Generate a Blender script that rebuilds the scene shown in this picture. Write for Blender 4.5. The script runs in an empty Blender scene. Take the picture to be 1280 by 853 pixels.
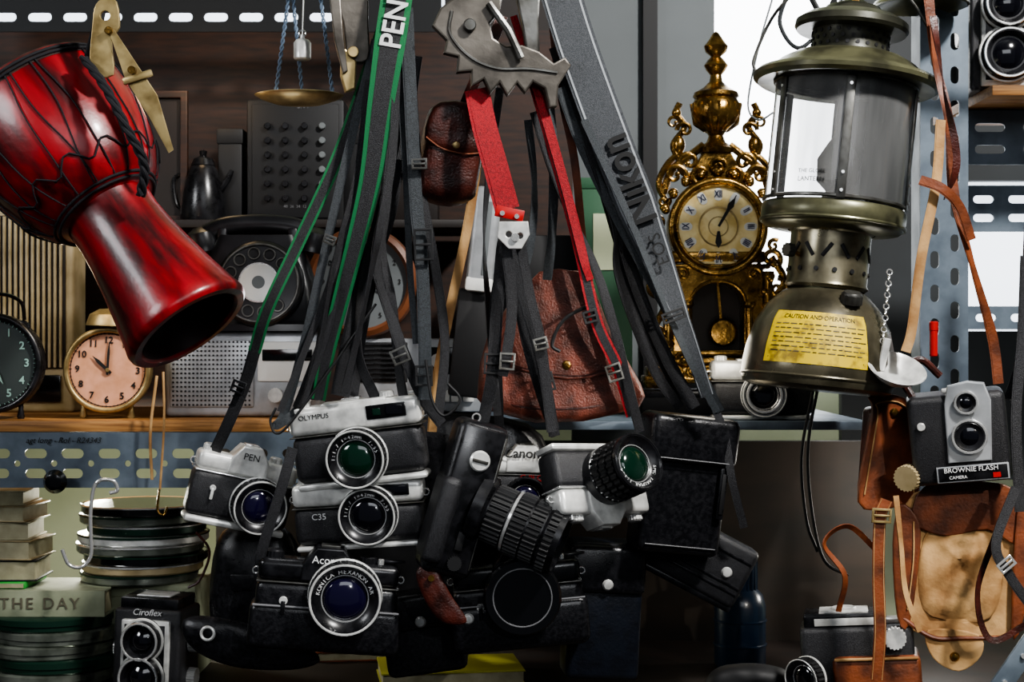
import bpy, bmesh, math, random
from mathutils import Vector, Matrix, noise
random.seed(7)
K=0.0008; D=1.6; Z0=1.5
def sc(y): return (D+y)/D
def wp(px,py,y=0.0):
    s=sc(y); return Vector(((px-640)*K*s, y, Z0+(426.5-py)*K*s))
def C(h,g=1.0):
    h=h.lstrip('#'); o=[]
    for i in (0,2,4):
        c=int(h[i:i+2],16)/255; c=c/12.92 if c<=.04045 else ((c+.055)/1.055)**2.4
        o.append(c*g)
    return (*o,1)
# ---------------------------------------------------------------- materials
def mat(name,col,rough=.5,metal=0,col2=None,ns=40,lo=.4,hi=.65,bump=0,bs=600,coat=0,em=0,trans=0,stretch=None,rvar=0,ior=None,bd=.001):
    m=bpy.data.materials.new(name); m.use_nodes=True; nt=m.node_tree; N=nt.nodes; L=nt.links
    b=N['Principled BSDF']; b.inputs['Roughness'].default_value=rough; b.inputs['Metallic'].default_value=metal
    b.inputs['Base Color'].default_value=C(col); b.inputs['Coat Weight'].default_value=coat; b.inputs['Coat Roughness'].default_value=.12
    if trans: b.inputs['Transmission Weight'].default_value=trans
    if ior: b.inputs['IOR'].default_value=ior
    tc=N.new('ShaderNodeTexCoord'); mp=N.new('ShaderNodeMapping'); L.new(tc.outputs['Object'],mp.inputs[0])
    if stretch: mp.inputs['Scale'].default_value=stretch
    if col2:
        n=N.new('ShaderNodeTexNoise'); n.inputs['Scale'].default_value=ns; n.inputs['Detail'].default_value=6
        L.new(mp.outputs[0],n.inputs['Vector']); src=n.outputs['Fac']
        r=N.new('ShaderNodeValToRGB'); r.color_ramp.elements[0].position=lo; r.color_ramp.elements[1].position=hi
        r.color_ramp.elements[0].color=C(col); r.color_ramp.elements[1].color=C(col2)
        L.new(src,r.inputs[0]); L.new(r.outputs[0],b.inputs['Base Color'])
        if rvar:
            q=N.new('ShaderNodeMapRange'); q.inputs['To Min'].default_value=max(.03,rough-rvar); q.inputs['To Max'].default_value=min(1,rough+rvar)
            L.new(src,q.inputs['Value']); L.new(q.outputs[0],b.inputs['Roughness'])
    if bump:
        n=N.new('ShaderNodeTexNoise'); n.inputs['Scale'].default_value=bs; n.inputs['Detail'].default_value=3
        L.new(tc.outputs['Object'],n.inputs['Vector'])
        k=N.new('ShaderNodeBump'); k.inputs['Strength'].default_value=bump; k.inputs['Distance'].default_value=bd
        L.new(n.outputs['Fac'],k.inputs['Height']); L.new(k.outputs[0],b.inputs['Normal'])
    if em:
        b.inputs['Emission Color'].default_value=C(col); b.inputs['Emission Strength'].default_value=em
    return m
BL=mat('black_leather','#1a1a1c',.4,0,'#28282b',500,bump=.55,bs=1300)
BL2=mat('worn_black_leather','#0f0f12',.3,0,'#1e1e21',250,bump=.25,bs=700,rvar=.08)
BP=mat('black_enamel','#0e0e10',.28,0,'#1e1e21',80,rvar=.1)
BG=mat('gloss_black_plastic','#0b0b0d',.16,coat=.5)
BPH=mat('satin_black_bakelite','#111114',.34,0,'#1a1a1d',60)
BM=mat('matte_black','#0c0c0e',.6)
CH=mat('satin_chrome','#e6e6e2',.33,.35,'#b8b8b5',60,rvar=.1)
CS=mat('bright_chrome','#ececea',.16,.75)
ST=mat('scratched_steel','#6f6f6c',.4,.8,'#45433f',45,rvar=.15,bump=.2,bs=200)
IR=mat('dull_iron','#6b665f',.42,.6,'#3c3833',22,bump=.4,bs=120)
BR=mat('aged_brass','#b08a4c',.27,.95,'#46351a',70,.36,.68,bump=.5,bs=220,rvar=.12)
BR2=mat('pale_brass','#bda878',.4,.75,'#7f6c45',40)
RED=mat('red_lacquered_wood','#360609',.33,0,'#96161e',38,.36,.62,coat=.18,bump=.2,bs=160,stretch=(1,1,.22))
REDD=mat('shaded_red_inside','#2c0709',.55)  # shade inside the drum foot put into a darker red
ROPE=mat('black_rope','#121218',.8,bump=.6,bs=900)
SK=mat('drum_skin','#2a1d1a',.6,0,'#4a342c',50)
W1=mat('brown_plywood','#331b0d',.6,0,'#1b0e07',12,stretch=(2,2,14),bump=.15,bs=90)
W2=mat('shelf_pine','#a97a45',.55,0,'#7d5228',18,stretch=(1,8,20),bump=.15,bs=90)
WD=mat('dark_wood','#1a0f09',.6,0,'#0f0805',20)
WM=mat('dim_brown_board','#281e14',.7,0,'#15110a',7,stretch=(1,1,3))
BLU=mat('bluegrey_painted_steel','#6f7b86',.42,.3,'#57626d',30,rvar=.1)
DKS=mat('dark_painted_steel','#0b0d0f',.6,.2)
PALE=mat('pale_green_wall','#bdc3a4',.8,0,'#a3aa8c',5)
PAL2=mat('faded_green_cloth','#8f947c',.8,0,'#767b64',30)
GREY=mat('grey_wall_panel','#6a6f71',.7,0,'#606566',4)
GRD=mat('dark_grey_panel','#262b2e',.6,0,'#181c1e',6)
WIN=mat('window_daylight','#f4f6fa',.5,em=5.5)
WIN2=mat('window_daylight_soft','#e6eef8',.5,em=2.2)
CRM=mat('cream_plastic','#a89877',.45,0,'#837450',25)
CRD=mat('cream_dial','#ded2b4',.5,0,'#b8a57c',50)
CRG=mat('warm_gold_dial','#f2dfa6',.45,0,'#d8bd78',60)
PNK=mat('salmon_dial','#d59c7e',.55,0,'#c28a68',60)
WHT=mat('white_paint','#dadad6',.4)
SLV=mat('silver_plastic','#b2b5b8',.4,.35,'#989b9e',40)
GRN=mat('green_webbing','#12693a',.7,bump=.5,bs=1200)
BKW=mat('black_webbing','#101013',.55,0,'#29292d',700,bump=.8,bs=1600)
GYW=mat('grey_webbing','#484b4f',.6,0,'#313438',700,bump=.8,bs=1600)
GYL=mat('pale_strap_edge','#9a9ea2',.7)
SLW=mat('slate_webbing','#3a3f43',.55,0,'#272b2e',600,bump=.8,bs=1600)
RDW=mat('red_webbing','#a8121e',.65,0,'#7c0b14',500,bump=.8,bs=1400)
LB=mat('reddish_brown_leather','#7c4234',.36,0,'#44231a',60,.35,.68,bump=.8,bs=500,rvar=.1)
LD=mat('oxblood_leather','#4a2018',.36,0,'#24100c',50,bump=.6,bs=450)
LT=mat('tan_leather','#7d4122',.5,0,'#4c2512',40,bump=.4,bs=350)
LI=mat('tan_suede','#c09a68',.8,0,'#8a6238',24,bump=.4,bs=300)
OL=mat('olive_enamel','#6a6950',.32,.45,'#403f30',30,bump=.15,bs=80,rvar=.12)
OLD=mat('dark_olive_enamel','#45453a',.36,.45,'#262620',30,bump=.15,bs=80,rvar=.12)
OLT=mat('tank_olive_brass','#6a6452',.3,.6,'#3c382c',22,rvar=.14)
VEN=mat('worn_nickel_brass','#86806c',.3,.75,'#4f4a3a',30,rvar=.12)
MICA=mat('sooty_globe','#fbfbfa',.16,.0,'#b4b6b6',9,.45,.64,rvar=.06,trans=.88,ior=1.02,coat=.7,stretch=(2.5,2.5,.35))
MAN=mat('burner_tube','#4a4842',.5,.5)
SHD=mat('globe_shade_metal','#2b2c2c',.3,.7,'#4a4b4b',12,rvar=.1,stretch=(3,3,.4))  # dark colour for the shade on the globe's right side
YEL=mat('yellow_label','#d2b414',.5,0,'#80680f',80,.5,.68)
INK=mat('ink','#0b0b0b',.6)
INB=mat('blue_ink','#18204a',.5)
INK2=mat('faded_ink','#5a5545',.7)
WTX=mat('white_lettering','#dedede',.5)
GTX=mat('grey_lettering','#6a6a6c',.4)
GPU=mat('violet_lens_glass','#120d2a',.04,coat=1)
GGR=mat('green_lens_glass','#08261a',.04,coat=1)
GBK=mat('dark_lens_glass','#0a0a10',.04,coat=1)
GRB=mat('green_card','#2a5238',.6)
NVY=mat('navy_leather','#10151f',.42,0,'#0a0d14',60,bump=.4,bs=300)
BOT=mat('blue_plastic','#12283e',.3,coat=.3)
PAP=mat('book_paper','#a8a286',.8,0,'#948e72',60)
TIN=mat('clear_tin','#8d9288',.2,.6,'#50564c',30)
DKG=mat('dark_green_tin','#1e3a2e',.3,.4)
ORG=mat('dull_orange_rim','#7a4a30',.4)
GD=mat('dark_greygreen_dial','#2f3735',.5)
TEA=mat('teal_lettering','#8fb0a6',.5)
REDP=mat('red_plastic','#b01818',.4)
BLB=mat('pale_blue_cord','#6f8298',.7)
# ---------------------------------------------------------------- mesh builder
F=(0,-1,0);U=(0,0,1);R=(1,0,0)
def Rot(a,ax): return Matrix.Rotation(math.radians(a),4,ax)
def TR(c): return Matrix.Translation(Vector(c))
def frame(c,d):
    q=Vector((0,0,1)).rotation_difference(Vector(d).normalized()); return TR(c)@q.to_matrix().to_4x4()
def smooth(p,n=6,closed=False):
    p=[Vector(q) for q in p]; o=[]; m=len(p)
    for i in range(m if closed else m-1):
        if closed: a,b,c,d=p[i-1],p[i],p[(i+1)%m],p[(i+2)%m]
        else:
            b,c=p[i],p[i+1]; a=p[i-1] if i else b*2-c; d=p[i+2] if i+2<m else c*2-b
        for k in range(n):
            t=k/n; o.append(.5*((2*b)+(c-a)*t+(2*a-5*b+4*c-d)*t*t+(3*b-a-3*c+d)*t**3))
    if not closed: o.append(p[-1])
    return o
def curve_mesh(cu):
    ob=bpy.data.objects.new('tmp',cu)
    me=None
    try: me=bpy.data.meshes.new_from_object(ob)
    except Exception: me=None
    if me is None or len(me.vertices)==0:
        bpy.context.scene.collection.objects.link(ob); dg=bpy.context.evaluated_depsgraph_get()
        me=bpy.data.meshes.new_from_object(ob.evaluated_get(dg))
    v=[x.co.copy() for x in me.vertices]; f=[list(p.vertices) for p in me.polygons]
    bpy.data.objects.remove(ob); bpy.data.curves.remove(cu); bpy.data.meshes.remove(me)
    return v,f
class MB:
    def __init__(s): s.v=[];s.f=[];s.mi=[];s.ms=[]
    def add(s,v,f,m,M=None):
        o=len(s.v)
        if m not in s.ms: s.ms.append(m)
        s.v+=[(M@Vector(p)) if M is not None else Vector(p) for p in v]
        s.f+=[[i+o for i in q] for q in f]; s.mi+=[s.ms.index(m)]*len(f); return s
    def box(s,c,sz,m,bev=0,seg=2,rot=None):
        b=bmesh.new(); bmesh.ops.create_cube(b,size=1)
        for v in b.verts: v.co=Vector((v.co.x*sz[0],v.co.y*sz[1],v.co.z*sz[2]))
        if bev: bmesh.ops.bevel(b,geom=b.edges[:],offset=min(bev,min(sz)*.49),segments=seg,affect='EDGES',profile=.5)
        b.verts.index_update(); M=TR(c)@(rot if rot is not None else Matrix.Identity(4))
        s.add([v.co.copy() for v in b.verts],[[v.index for v in f.verts] for f in b.faces],m,M); b.free(); return s
    def lathe(s,prof,m,c=(0,0,0),d=F,seg=32,sx=1,sy=1):
        v=[];f=[];rings=[]
        for r,t in prof:
            if r<1e-6: rings.append([len(v)]); v.append((0,0,t))
            else:
                rings.append(list(range(len(v),len(v)+seg)))
                v+=[(r*math.cos(2*math.pi*i/seg)*sx,r*math.sin(2*math.pi*i/seg)*sy,t) for i in range(seg)]
        for a,b in zip(rings,rings[1:]):
            for i in range(seg):
                j=(i+1)%seg
                if len(a)==1 and len(b)==1: continue
                if len(a)==1: f.append([a[0],b[i],b[j]])
                elif len(b)==1: f.append([a[i],a[j],b[0]])
                else: f.append([a[i],a[j],b[j],b[i]])
        return s.add(v,f,m,frame(c,d))
    def cyl(s,r,h,m,c=(0,0,0),d=F,seg=24,bev=0):
        b=bev
        return s.lathe([(0,0),(r-b,0),(r,b),(r,h-b),(r-b,h),(0,h)] if b else [(0,0),(r,0),(r,h),(0,h)],m,c,d,seg)
    def knurl(s,r,t0,t1,n,m,c=(0,0,0),d=F,amp=.06):
        v=[];f=[];N=4*n
        rr=[r*(1+(amp if (i%4)<2 else -amp)) for i in range(N)]
        for t in (t0,t1):
            v+=[(rr[i]*math.cos(2*math.pi*i/N),rr[i]*math.sin(2*math.pi*i/N),t) for i in range(N)]
        for i in range(N): f.append([i,(i+1)%N,N+(i+1)%N,N+i])
        f.append(list(range(N))); f.append(list(range(N,2*N)))
        return s.add(v,f,m,frame(c,d))
    def kring(s,r,t0,t1,n,m,c=(0,0,0),d=F,amp=.06):
        v=[];f=[];N=4*n
        rr=[r*(1+(amp if (i%4)<2 else -amp)) for i in range(N)]; ri=[r*.9]*N
        for t,q in ((t0,ri),(t0,rr),(t1,rr),(t1,ri)):
            v+=[(q[i]*math.cos(2*math.pi*i/N),q[i]*math.sin(2*math.pi*i/N),t) for i in range(N)]
        for k in range(3):
            for i in range(N): f.append([k*N+i,k*N+(i+1)%N,(k+1)*N+(i+1)%N,(k+1)*N+i])
        return s.add(v,f,m,frame(c,d))
    def torus(s,Rr,r,m,c=(0,0,0),d=F,seg=32,n=8,sx=1):
        p=[(Rr*math.cos(2*math.pi*i/seg)*sx,Rr*math.sin(2*math.pi*i/seg),0) for i in range(seg)]
        M=frame(c,d); return s.tube([M@Vector(q) for q in p],r,m,n,closed=True)
    def sweep(s,pts,secs,m,N=None,closed=False,tw=None):
        pts=[Vector(p) for p in pts]; n=len(pts); v=[];f=[];k=len(secs[0]); nn=None
        for i,p in enumerate(pts):
            if closed: T=pts[(i+1)%n]-pts[i-1]
            else: T=pts[min(i+1,n-1)]-pts[max(i-1,0)]
            T=T.normalized() if T.length>1e-12 else Vector((0,0,1))
            if N is not None: ref=Vector(N)
            else: ref=nn if nn is not None else (Vector((0,-1,0)) if abs(T.y)<.9 else Vector((1,0,0)))
            u=T.cross(ref)
            if u.length<1e-6: u=T.cross(Vector((1,0.1,0)))
            u.normalize(); w=u.cross(T).normalized(); nn=w
            if tw: 
                a=tw[i]; u,w=u*math.cos(a)+w*math.sin(a), w*math.cos(a)-u*math.sin(a)
            sec=secs[i] if len(secs)>1 else secs[0]
            v+=[p+u*a+w*b for a,b in sec]
        for i in range(n if closed else n-1):
            j=(i+1)%n
            for q in range(k): f.append([i*k+q,i*k+(q+1)%k,j*k+(q+1)%k,j*k+q])
        if not closed: f.append(list(range(k))); f.append(list(range((n-1)*k,n*k)))
        return s.add(v,f,m)
    def tube(s,pts,r,m,n=8,closed=False,radii=None):
        rs=radii or [r]*len(pts)
        return s.sweep(pts,[[(q*math.cos(2*math.pi*i/n),q*math.sin(2*math.pi*i/n)) for i in range(n)] for q in rs],m,None,closed)
    def ribbon(s,pts,u0,u1,th,m,ws=None,tw=None,off=0,N=(0,-1,0)):
        ws=ws or [1]*len(pts)
        return s.sweep(pts,[[(u0*w,off-th/2),(u1*w,off-th/2),(u1*w,off+th/2),(u0*w,off+th/2)] for w in ws],m,N,False,tw)
    def plate(s,out,t,m,c=(0,0,0),holes=(),rot=None,sm=0,bev=0):
        if sm: out=[tuple(p)[:2] for p in smooth([(a,b,0) for a,b in out],sm,True)]
        cu=bpy.data.curves.new('c','CURVE'); cu.dimensions='2D'; cu.fill_mode='BOTH'; cu.extrude=max(t/2-bev,.001); cu.bevel_depth=bev; cu.bevel_resolution=1; cu.offset=-bev
        for pl in [out]+list(holes):
            sp=cu.splines.new('POLY'); sp.points.add(len(pl)-1)
            for p,q in zip(sp.points,pl): p.co=(q[0],q[1],0,1)
            sp.use_cyclic_u=True
        v,f=curve_mesh(cu); M=TR(c)@(rot if rot is not None else Matrix.Identity(4))@Rot(90,'X')
        return s.add(v,f,m,M)
    def text(s,tx,size,m,c=(0,0,0),roll=0,rot=None,depth=.4,al='CENTER',sx=1,spc=1,shear=0,bold=0):
        cu=bpy.data.curves.new('t','FONT'); cu.body=tx; cu.size=size; cu.extrude=depth/2; cu.align_x=al; cu.align_y='CENTER'; cu.space_character=spc; cu.shear=shear; cu.resolution_u=3; cu.offset=bold
        v,f=curve_mesh(cu); v=[Vector((q.x*sx,q.y,q.z)) for q in v]
        M=TR(c)@(rot if rot is not None else Matrix.Identity(4))@Rot(roll,'Y')@Rot(90,'X')
        return s.add(v,f,m,M)
    def ring_text(s,chars,r,size,m,c=(0,0,0),a0=0,step=30,upright=False,depth=.4):
        for i,ch in enumerate(chars):
            a=a0+i*step; ra=math.radians(a)
            if ch!=' ': s.text(ch,size,m,(c[0]+r*math.sin(ra),c[1],c[2]+r*math.cos(ra)),0 if upright else a,depth=depth)
        return s
    def pillow(s,out,d,m,c=(0,0,0),n=7,p=2.5,sm=5,nz=0,rot=None,back=1,seed=0,fr_=.045):
        o=smooth([(a,0,b) for a,b in out],sm,True) if sm else [Vector((a,0,b)) for a,b in out]
        ce=sum(o,Vector())/len(o); v=[];f=[];k=len(o)
        def lay(sg,dd):
            rr=[]
            for i in range(n+1):
                fr=math.cos((i/(n+1))*math.pi/2)
                h=dd*(1-fr**p)**.5
                st=len(v)
                for q in o:
                    w=ce+(q-ce)*fr; e=nz*noise.noise(Vector((w.x*fr_+seed,sg*3,w.z*fr_)))*(1 if i else 0)
                    v.append((w.x,sg*(h+e),w.z))
                rr.append(st)
            for a,b in zip(rr,rr[1:]):
                for i in range(k): f.append([a+i,a+(i+1)%k,b+(i+1)%k,b+i])
            v.append((ce.x,sg*dd,ce.z)); l=len(v)-1
            for i in range(k): f.append([rr[-1]+i,rr[-1]+(i+1)%k,l])
        lay(-1,d); lay(1,d*back)
        return s.add(v,f,m,TR(c)@(rot if rot is not None else Matrix.Identity(4)))
def mkobj(name,mb,k=1,parent=None):
    me=bpy.data.meshes.new(name); me.from_pydata([tuple(v*k) for v in mb.v],[],mb.f)
    for m in mb.ms: me.materials.append(m)
    for p,i in zip(me.polygons,mb.mi): p.material_index=i
    b=bmesh.new(); b.from_mesh(me); bmesh.ops.recalc_face_normals(b,faces=b.faces); b.to_mesh(me); b.free()
    me.polygons.foreach_set('use_smooth',[True]*len(me.polygons)); me.set_sharp_from_angle(angle=math.radians(38)); me.update()
    ob=bpy.data.objects.new(name,me); bpy.context.scene.collection.objects.link(ob)
    if parent: ob.parent=parent
    return ob
def orient(Fd,Ud):
    y=-Vector(Fd).normalized(); z=Vector(Ud); x=y.cross(z).normalized(); z=x.cross(y); return Matrix((x,y,z)).transposed().to_4x4()
def RM(r):
    if isinstance(r,Matrix): return r
    return Rot(r[0],'Y')@Rot(r[1],'Z')@Rot(r[2],'X')
class T:
    def __init__(s,name,cat,label,px,py,y=0,rot=(0,0,0),group=None,pos=None):
        s.k=K*sc(y); s.M=TR(pos if pos is not None else wp(px,py,y))@RM(rot)
        e=bpy.data.objects.new(name,None); e.empty_display_size=.02; bpy.context.scene.collection.objects.link(e)
        e.matrix_world=s.M; e['label']=label; e['category']=cat
        if group: e['group']=group
        s.e=e
    def part(s,name,mb,parent=None,label=None,world=False):
        if world: 
            Mi=s.M.inverted(); mb.v=[Mi@v for v in mb.v]
        ob=mkobj(name,mb,1 if world else s.k,parent or s.e)
        if label: ob['label']=label
        return ob
def solo(name,cat,label,mb,px=640,py=426.5,y=0,rot=(0,0,0),group=None,world=False,kind=None,k=None):
    ob=mkobj(name,mb,1 if world else (k or K*sc(y)))
    if world:
        ce=sum(mb.v,Vector())/len(mb.v)
        ob.data.transform(TR(-ce)); ob.location=ce
    else: ob.matrix_world=TR(wp(px,py,y))@RM(rot)
    if kind: ob['kind']=kind
    else: ob['category']=cat
    if label: ob['label']=label
    if group: ob['group']=group
    return ob
# ---------------------------------------------------------------- straps
def P3(pts,n=8): return smooth([wp(*p) for p in pts],n)
def strap_mb(pts,w,m,edge=None,ws=None,th=1.6,tw=None,stitch=None):
    mb=MB(); q=P3(pts); n=len(q)
    def ex(a):
        if a is None: return None
        o=[]
        for i in range(n):
            t=i/(n-1)*(len(a)-1); j=min(int(t),len(a)-2); o.append(a[j]+(a[j+1]-a[j])*(t-j))
        return o
    W=w*K/2; wl=ex(ws); tl=ex(tw)
    if edge:
        mb.ribbon(q,-W,-W*.62,th*K,edge,wl,tl); mb.ribbon(q,W*.62,W,th*K,edge,wl,tl); mb.ribbon(q,-W*.62,W*.62,th*K*1.5,m,wl,tl)
    else:
        mb.ribbon(q,-W,W,th*K,m,wl,tl)
        if w>11: mb.ribbon(q,-W*.75,W*.75,th*K*1.7,m,wl,tl)
    if stitch: 
        mb.ribbon(q,-W*.86,-W*.76,th*K*2.2,stitch,wl,tl); mb.ribbon(q,W*.76,W*.86,th*K*2.2,stitch,wl,tl)
    return mb
def buckle_mb(w,h,m=BP,bar=True):
    mb=MB(); a,b=w/2,h/2
    mb.plate([(-a,-b),(a,-b),(a,b),(-a,b)],3,m,holes=[[(-a+3,-b+3),(a-3,-b+3),(a-3,b-3),(-a+3,b-3)]],bev=.6)
    if bar: mb.box((0,0,0),(w-2,3,3),m,.6)
    return mb
def strap(t,pts,w,m,edge=None,ws=None,label=None,buckles=(),tw=None,stitch=None):
    o=t.part('strap',strap_mb(pts,w,m,edge,ws,1.6,tw,stitch),label=label,world=True)
    for (bx,by,bw,bh,roll,bm) in buckles:
        yy=min(pts,key=lambda p:(p[0]-bx)**2+(p[1]-by)**2)[2]-.004
        b=buckle_mb(bw,bh,bm); M=TR(wp(bx,by,yy))@Rot(roll,'Y')@Matrix.Scale(K,4)
        b.v=[M@v for v in b.v]; t.part('buckle',b,o,world=True)
    return o
def lone(name,cat,label,pts,w,m,**kw):
    return solo(name,cat,label,strap_mb(pts,w,m,**kw),world=True)
def cord(name,cat,label,pts,r,m):
    return solo(name,cat,label,MB().tube(P3(pts),r*K,m),world=True)
# ---------------------------------------------------------------- camera parts
def lens(t,c,r,L,d=F,glass=GPU,rim=BP,barrel=BP,cap=False,parent=None,txt=None,rings=1,teeth=28):
    b=MB(); b.lathe([(0,0),(r*.92,0),(r*.98,1),(r*.98,L*.22),(r*.9,L*.24),(r*.9,L*.9),(r,L*.92),(r,L),(r*.9,L),(r*.86,L-r*.08),(r*.62,L-r*.26),(0,L-r*.3)],barrel,c,d,40)
    dn=Vector(d).normalized()
    b.torus(r*.95,r*.035,rim,tuple(Vector(c)+dn*L),d,40,6)
    b.torus(r*.64,r*.022,CS,tuple(Vector(c)+dn*(L-r*.24)),d,40,6)
    o=t.part('lens',b,parent)
    for i in range(rings):
        a=.28+i*.64/rings; e=a+.64/rings*.72 if rings>1 else .82
        t.part('focus_ring',MB().kring(r*.97,L*a,L*e,teeth,BM,c,d,.03),o)
    if rim is not BP: t.part('chrome_ring',MB().lathe([(r*.99,L*.1),(r*1.03,L*.12),(r*1.03,L*.24),(r*.99,L*.26)],rim,c,d,40),o)
    if cap:
        q=MB(); q.lathe([(r*1.04,L*.9),(r*1.04,L+r*.1),(r*.98,L+r*.16),(r*.8,L+r*.16),(r*.78,L+r*.12),(0,L+r*.12)],BG,c,d,40); q.torus(r*.78,r*.02,GTX,tuple(Vector(c)+dn*(L+r*.15)),d,40,6); t.part('lens_cap',q,o)
    else:
        q=MB(); g=[(r*.6*math.sin(a),L-r*.3+r*.2*math.cos(a)) for a in [x*math.pi/16 for x in range(9)]][::-1]
        q.lathe(g,glass,c,d,32); t.part('front_glass',q,o)
        if txt and d==F:
            cc=(c[0],c[1]-L+r*.13,c[2]); n=len(txt); st=9.5
            q=MB().ring_text(txt,r*.75,r*.17,WTX,cc,-st*n/2,st,depth=.6); t.part('lettering',q,o)
    return o
def knob(r,h,m,c,d=U,n=16):
    return MB().knurl(r,0,h*.8,n,m,c,d,.04).lathe([(0,h),(r*.8,h),(r*.95,h*.8),(r*.95,0)],m,c,d,24)
def slr(t,w,h,d,top=CH,skin=BL,lz=0,lx=0,lr=30,LL=35,txt=None,tm=INK,prism=True,glass=GPU,rim=BP,cap=False,ltxt=None,tpf=.26,rings=2):
    tp=h*tpf; bt=h*.1
    t.part('body',MB().box((0,0,-h/2+bt+(h-tp-bt)/2),(w,d,h-tp-bt),skin,d*.22,3))
    m=MB(); m.box((0,0,h/2-tp/2),(w*.99,d*.96,tp),top,d*.18,3); m.box((0,0,h/2-tp-1),(w*1.0,d*.99,2.4),CS if top is CH else ST,1)
    o=t.part('top_plate',m)
    t.part('base_plate',MB().box((0,0,-h/2+bt/2),(w*.99,d*.97,bt),top,d*.1,2))
    if prism:
        a=w*.17; z=h/2-2
        m=MB(); m.plate([(-a*1.15,z-tp*.8),(-a*1.1,z),(-a*.55,z+h*.19),(a*.55,z+h*.19),(a*1.1,z),(a*1.15,z-tp*.8)],d*.95,top,(0,-d*.06,0),bev=1.8)
        m.box((0,0,z+h*.2),(a*.8,d*.5,2.5),CS if top is CH else ST,.5)
        t.part('pentaprism_housing',m,o)
        if txt: t.part('lettering',MB().text(txt,h*.13,tm,(0,-d*.56,z+h*.05)),o)
    t.part('rewind_knob',knob(w*.065,h*.09,top,(-w*.39,0,h/2)),o)
    t.part('shutter_dial',knob(w*.062,h*.08,top,(w*.27,0,h/2)),o)
    t.part('shutter_button',MB().cyl(w*.022,h*.07,CS,(w*.36,-d*.2,h/2),U,16,.6),o)
    t.part('advance_lever',MB().plate([(-7,-4),(0,-6),(16,-4),(22,2),(16,4),(0,6),(-7,4)],3,top,(w*.41,0,h/2+4),rot=Rot(-90,'X'),bev=.6),o)
    for sx in (-1,1): t.part('strap_lug',MB().torus(4,1,CS,(sx*(w/2+2),0,h/2-tp*.7),F,16,6))
    t.part('self_timer_lever',MB().cyl(w*.03,4,CH,(-w*.3,-d*.5,h*.02),F,16,.6).box((-w*.3,-d*.5-4,-h*.06),(w*.03,3,h*.16),top,1))
    return lens(t,(lx,-d*.48,lz),lr,LL,F,glass,rim,BP,cap,None,ltxt,rings)
def rangefinder(t,w,h,d,lx,lz,lr,LL,txt,glass,skin=BL,top=CH,sub=None):
    tp=h*.34; bt=h*.08
    t.part('body',MB().box((0,0,-h/2+bt+(h-tp-bt)/2),(w,d,h-tp-bt),skin,d*.3,4))
    m=MB(); m.box((0,0,h/2-tp/2),(w*1.005,d*1.0,tp),top,d*.2,3); m.box((0,0,h/2-2),(w*.5,d*.8,8),top,2); m.box((0,0,h/2-tp-1),(w*1.01,d*1.01,1.6),ST,.5)
    o=t.part('top_plate',m); t.part('base_plate',MB().box((0,0,-h/2+bt/2),(w*.99,d*.97,bt),top,d*.12,2))
    v=MB().box((w*.25,-d*.5,h/2-tp*.42),(w*.3,3,tp*.5),BG,1); v.box((w*.31,-d*.5-1.5,h/2-tp*.42),(w*.13,2,tp*.34),GBK,.5); v.box((w*.18,-d*.5-1.5,h/2-tp*.42),(w*.06,2,tp*.25),GGR,.4)
    t.part('viewfinder_window',v,o)
    if txt: t.part('lettering',MB().text(txt,h*.085,INK,(-w*.3,-d*.51,h/2-tp*.35)),o)
    if sub: t.part('lettering',MB().text(sub,h*.13,WTX,(-w*.3,-d*.52,h*.02)))
    t.part('rewind_knob',knob(w*.06,h*.08,top,(-w*.4,0,h/2)),o)
    t.part('shutter_dial',knob(w*.055,h*.07,top,(w*.25,0,h/2+1)),o)
    t.part('shutter_button',MB().cyl(w*.022,h*.09,CS,(w*.36,0,h/2),U,16,.6),o)
    t.part('advance_lever',MB().plate([(-7,-3),(0,-5),(14,-3),(19,2),(14,4),(0,5),(-7,3)],2.6,top,(w*.4,0,h/2+3),rot=Rot(-90,'X'),bev=.5),o)
    t.part('accessory_shoe',MB().box((-w*.02,0,h/2+4),(w*.13,d*.5,3),CS,.5),o)
    for sx in (-1,1): t.part('strap_lug',MB().torus(4,1,CS,(sx*(w/2+2),0,h/2-tp*.7),F,16,6))
    lens(t,(lx,-d*.48,lz),lr,LL,F,glass,CH,BP,False,None,'1:1.7 f=42mm  7-55',1,32)
# ================================================================ SETTING
def wall(name,x0,x1,y0,y1,y,m,label,t=.02):
    a=wp(x0,y1,y); b=wp(x1,y0,y); c=(a+b)/2
    mb=MB().box((0,0,0),(b.x-a.x,t,b.z-a.z),m); ob=mkobj(name,mb); ob.location=c+Vector((0,t/2,0)); ob['kind']='structure'; ob['label']=label; return ob
def shell(name,c,sz,m,label):
    ob=mkobj(name,MB().box((0,0,0),sz,m)); ob.location=c; ob['kind']='structure'; ob['label']=label
shell('wall_back',(0,.86,1.5),(4,.04,3),PALE,'pale green painted back wall')
shell('floor',(0,-.9,-.02),(4,3.6,.04),WD,'dark shop floor')
shell('ceiling',(0,-.9,3.02),(4,3.6,.04),GREY,'grey shop ceiling')
shell('wall_left',(-2.02,-.9,1.5),(.04,3.6,3),GRD,'dark side wall'); shell('wall_right',(2.02,-.9,1.5),(.04,3.6,3),GREY,'grey side wall')
wall('window_1',893,1052,-150,430,.76,WIN,'bright daylight window pane')  # pane widened so the globe's left half shows bright
wall('window_2',-200,600,-14,34,.60,WIN2,'narrow strip of daylight under the ceiling')
wall('window_3',1206,1600,226,420,.70,WIN2,'bright daylight window pane beside the post')
wall('wall_panel',715,806,-200,560,.66,GREY,'grey painted wall panel')
wall('wall_panel',820,893,-200,560,.66,GREY,'grey painted wall panel')
wall('wall_panel',1052,1206,-200,560,.66,GRD,'dark panel behind lantern and post')
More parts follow.
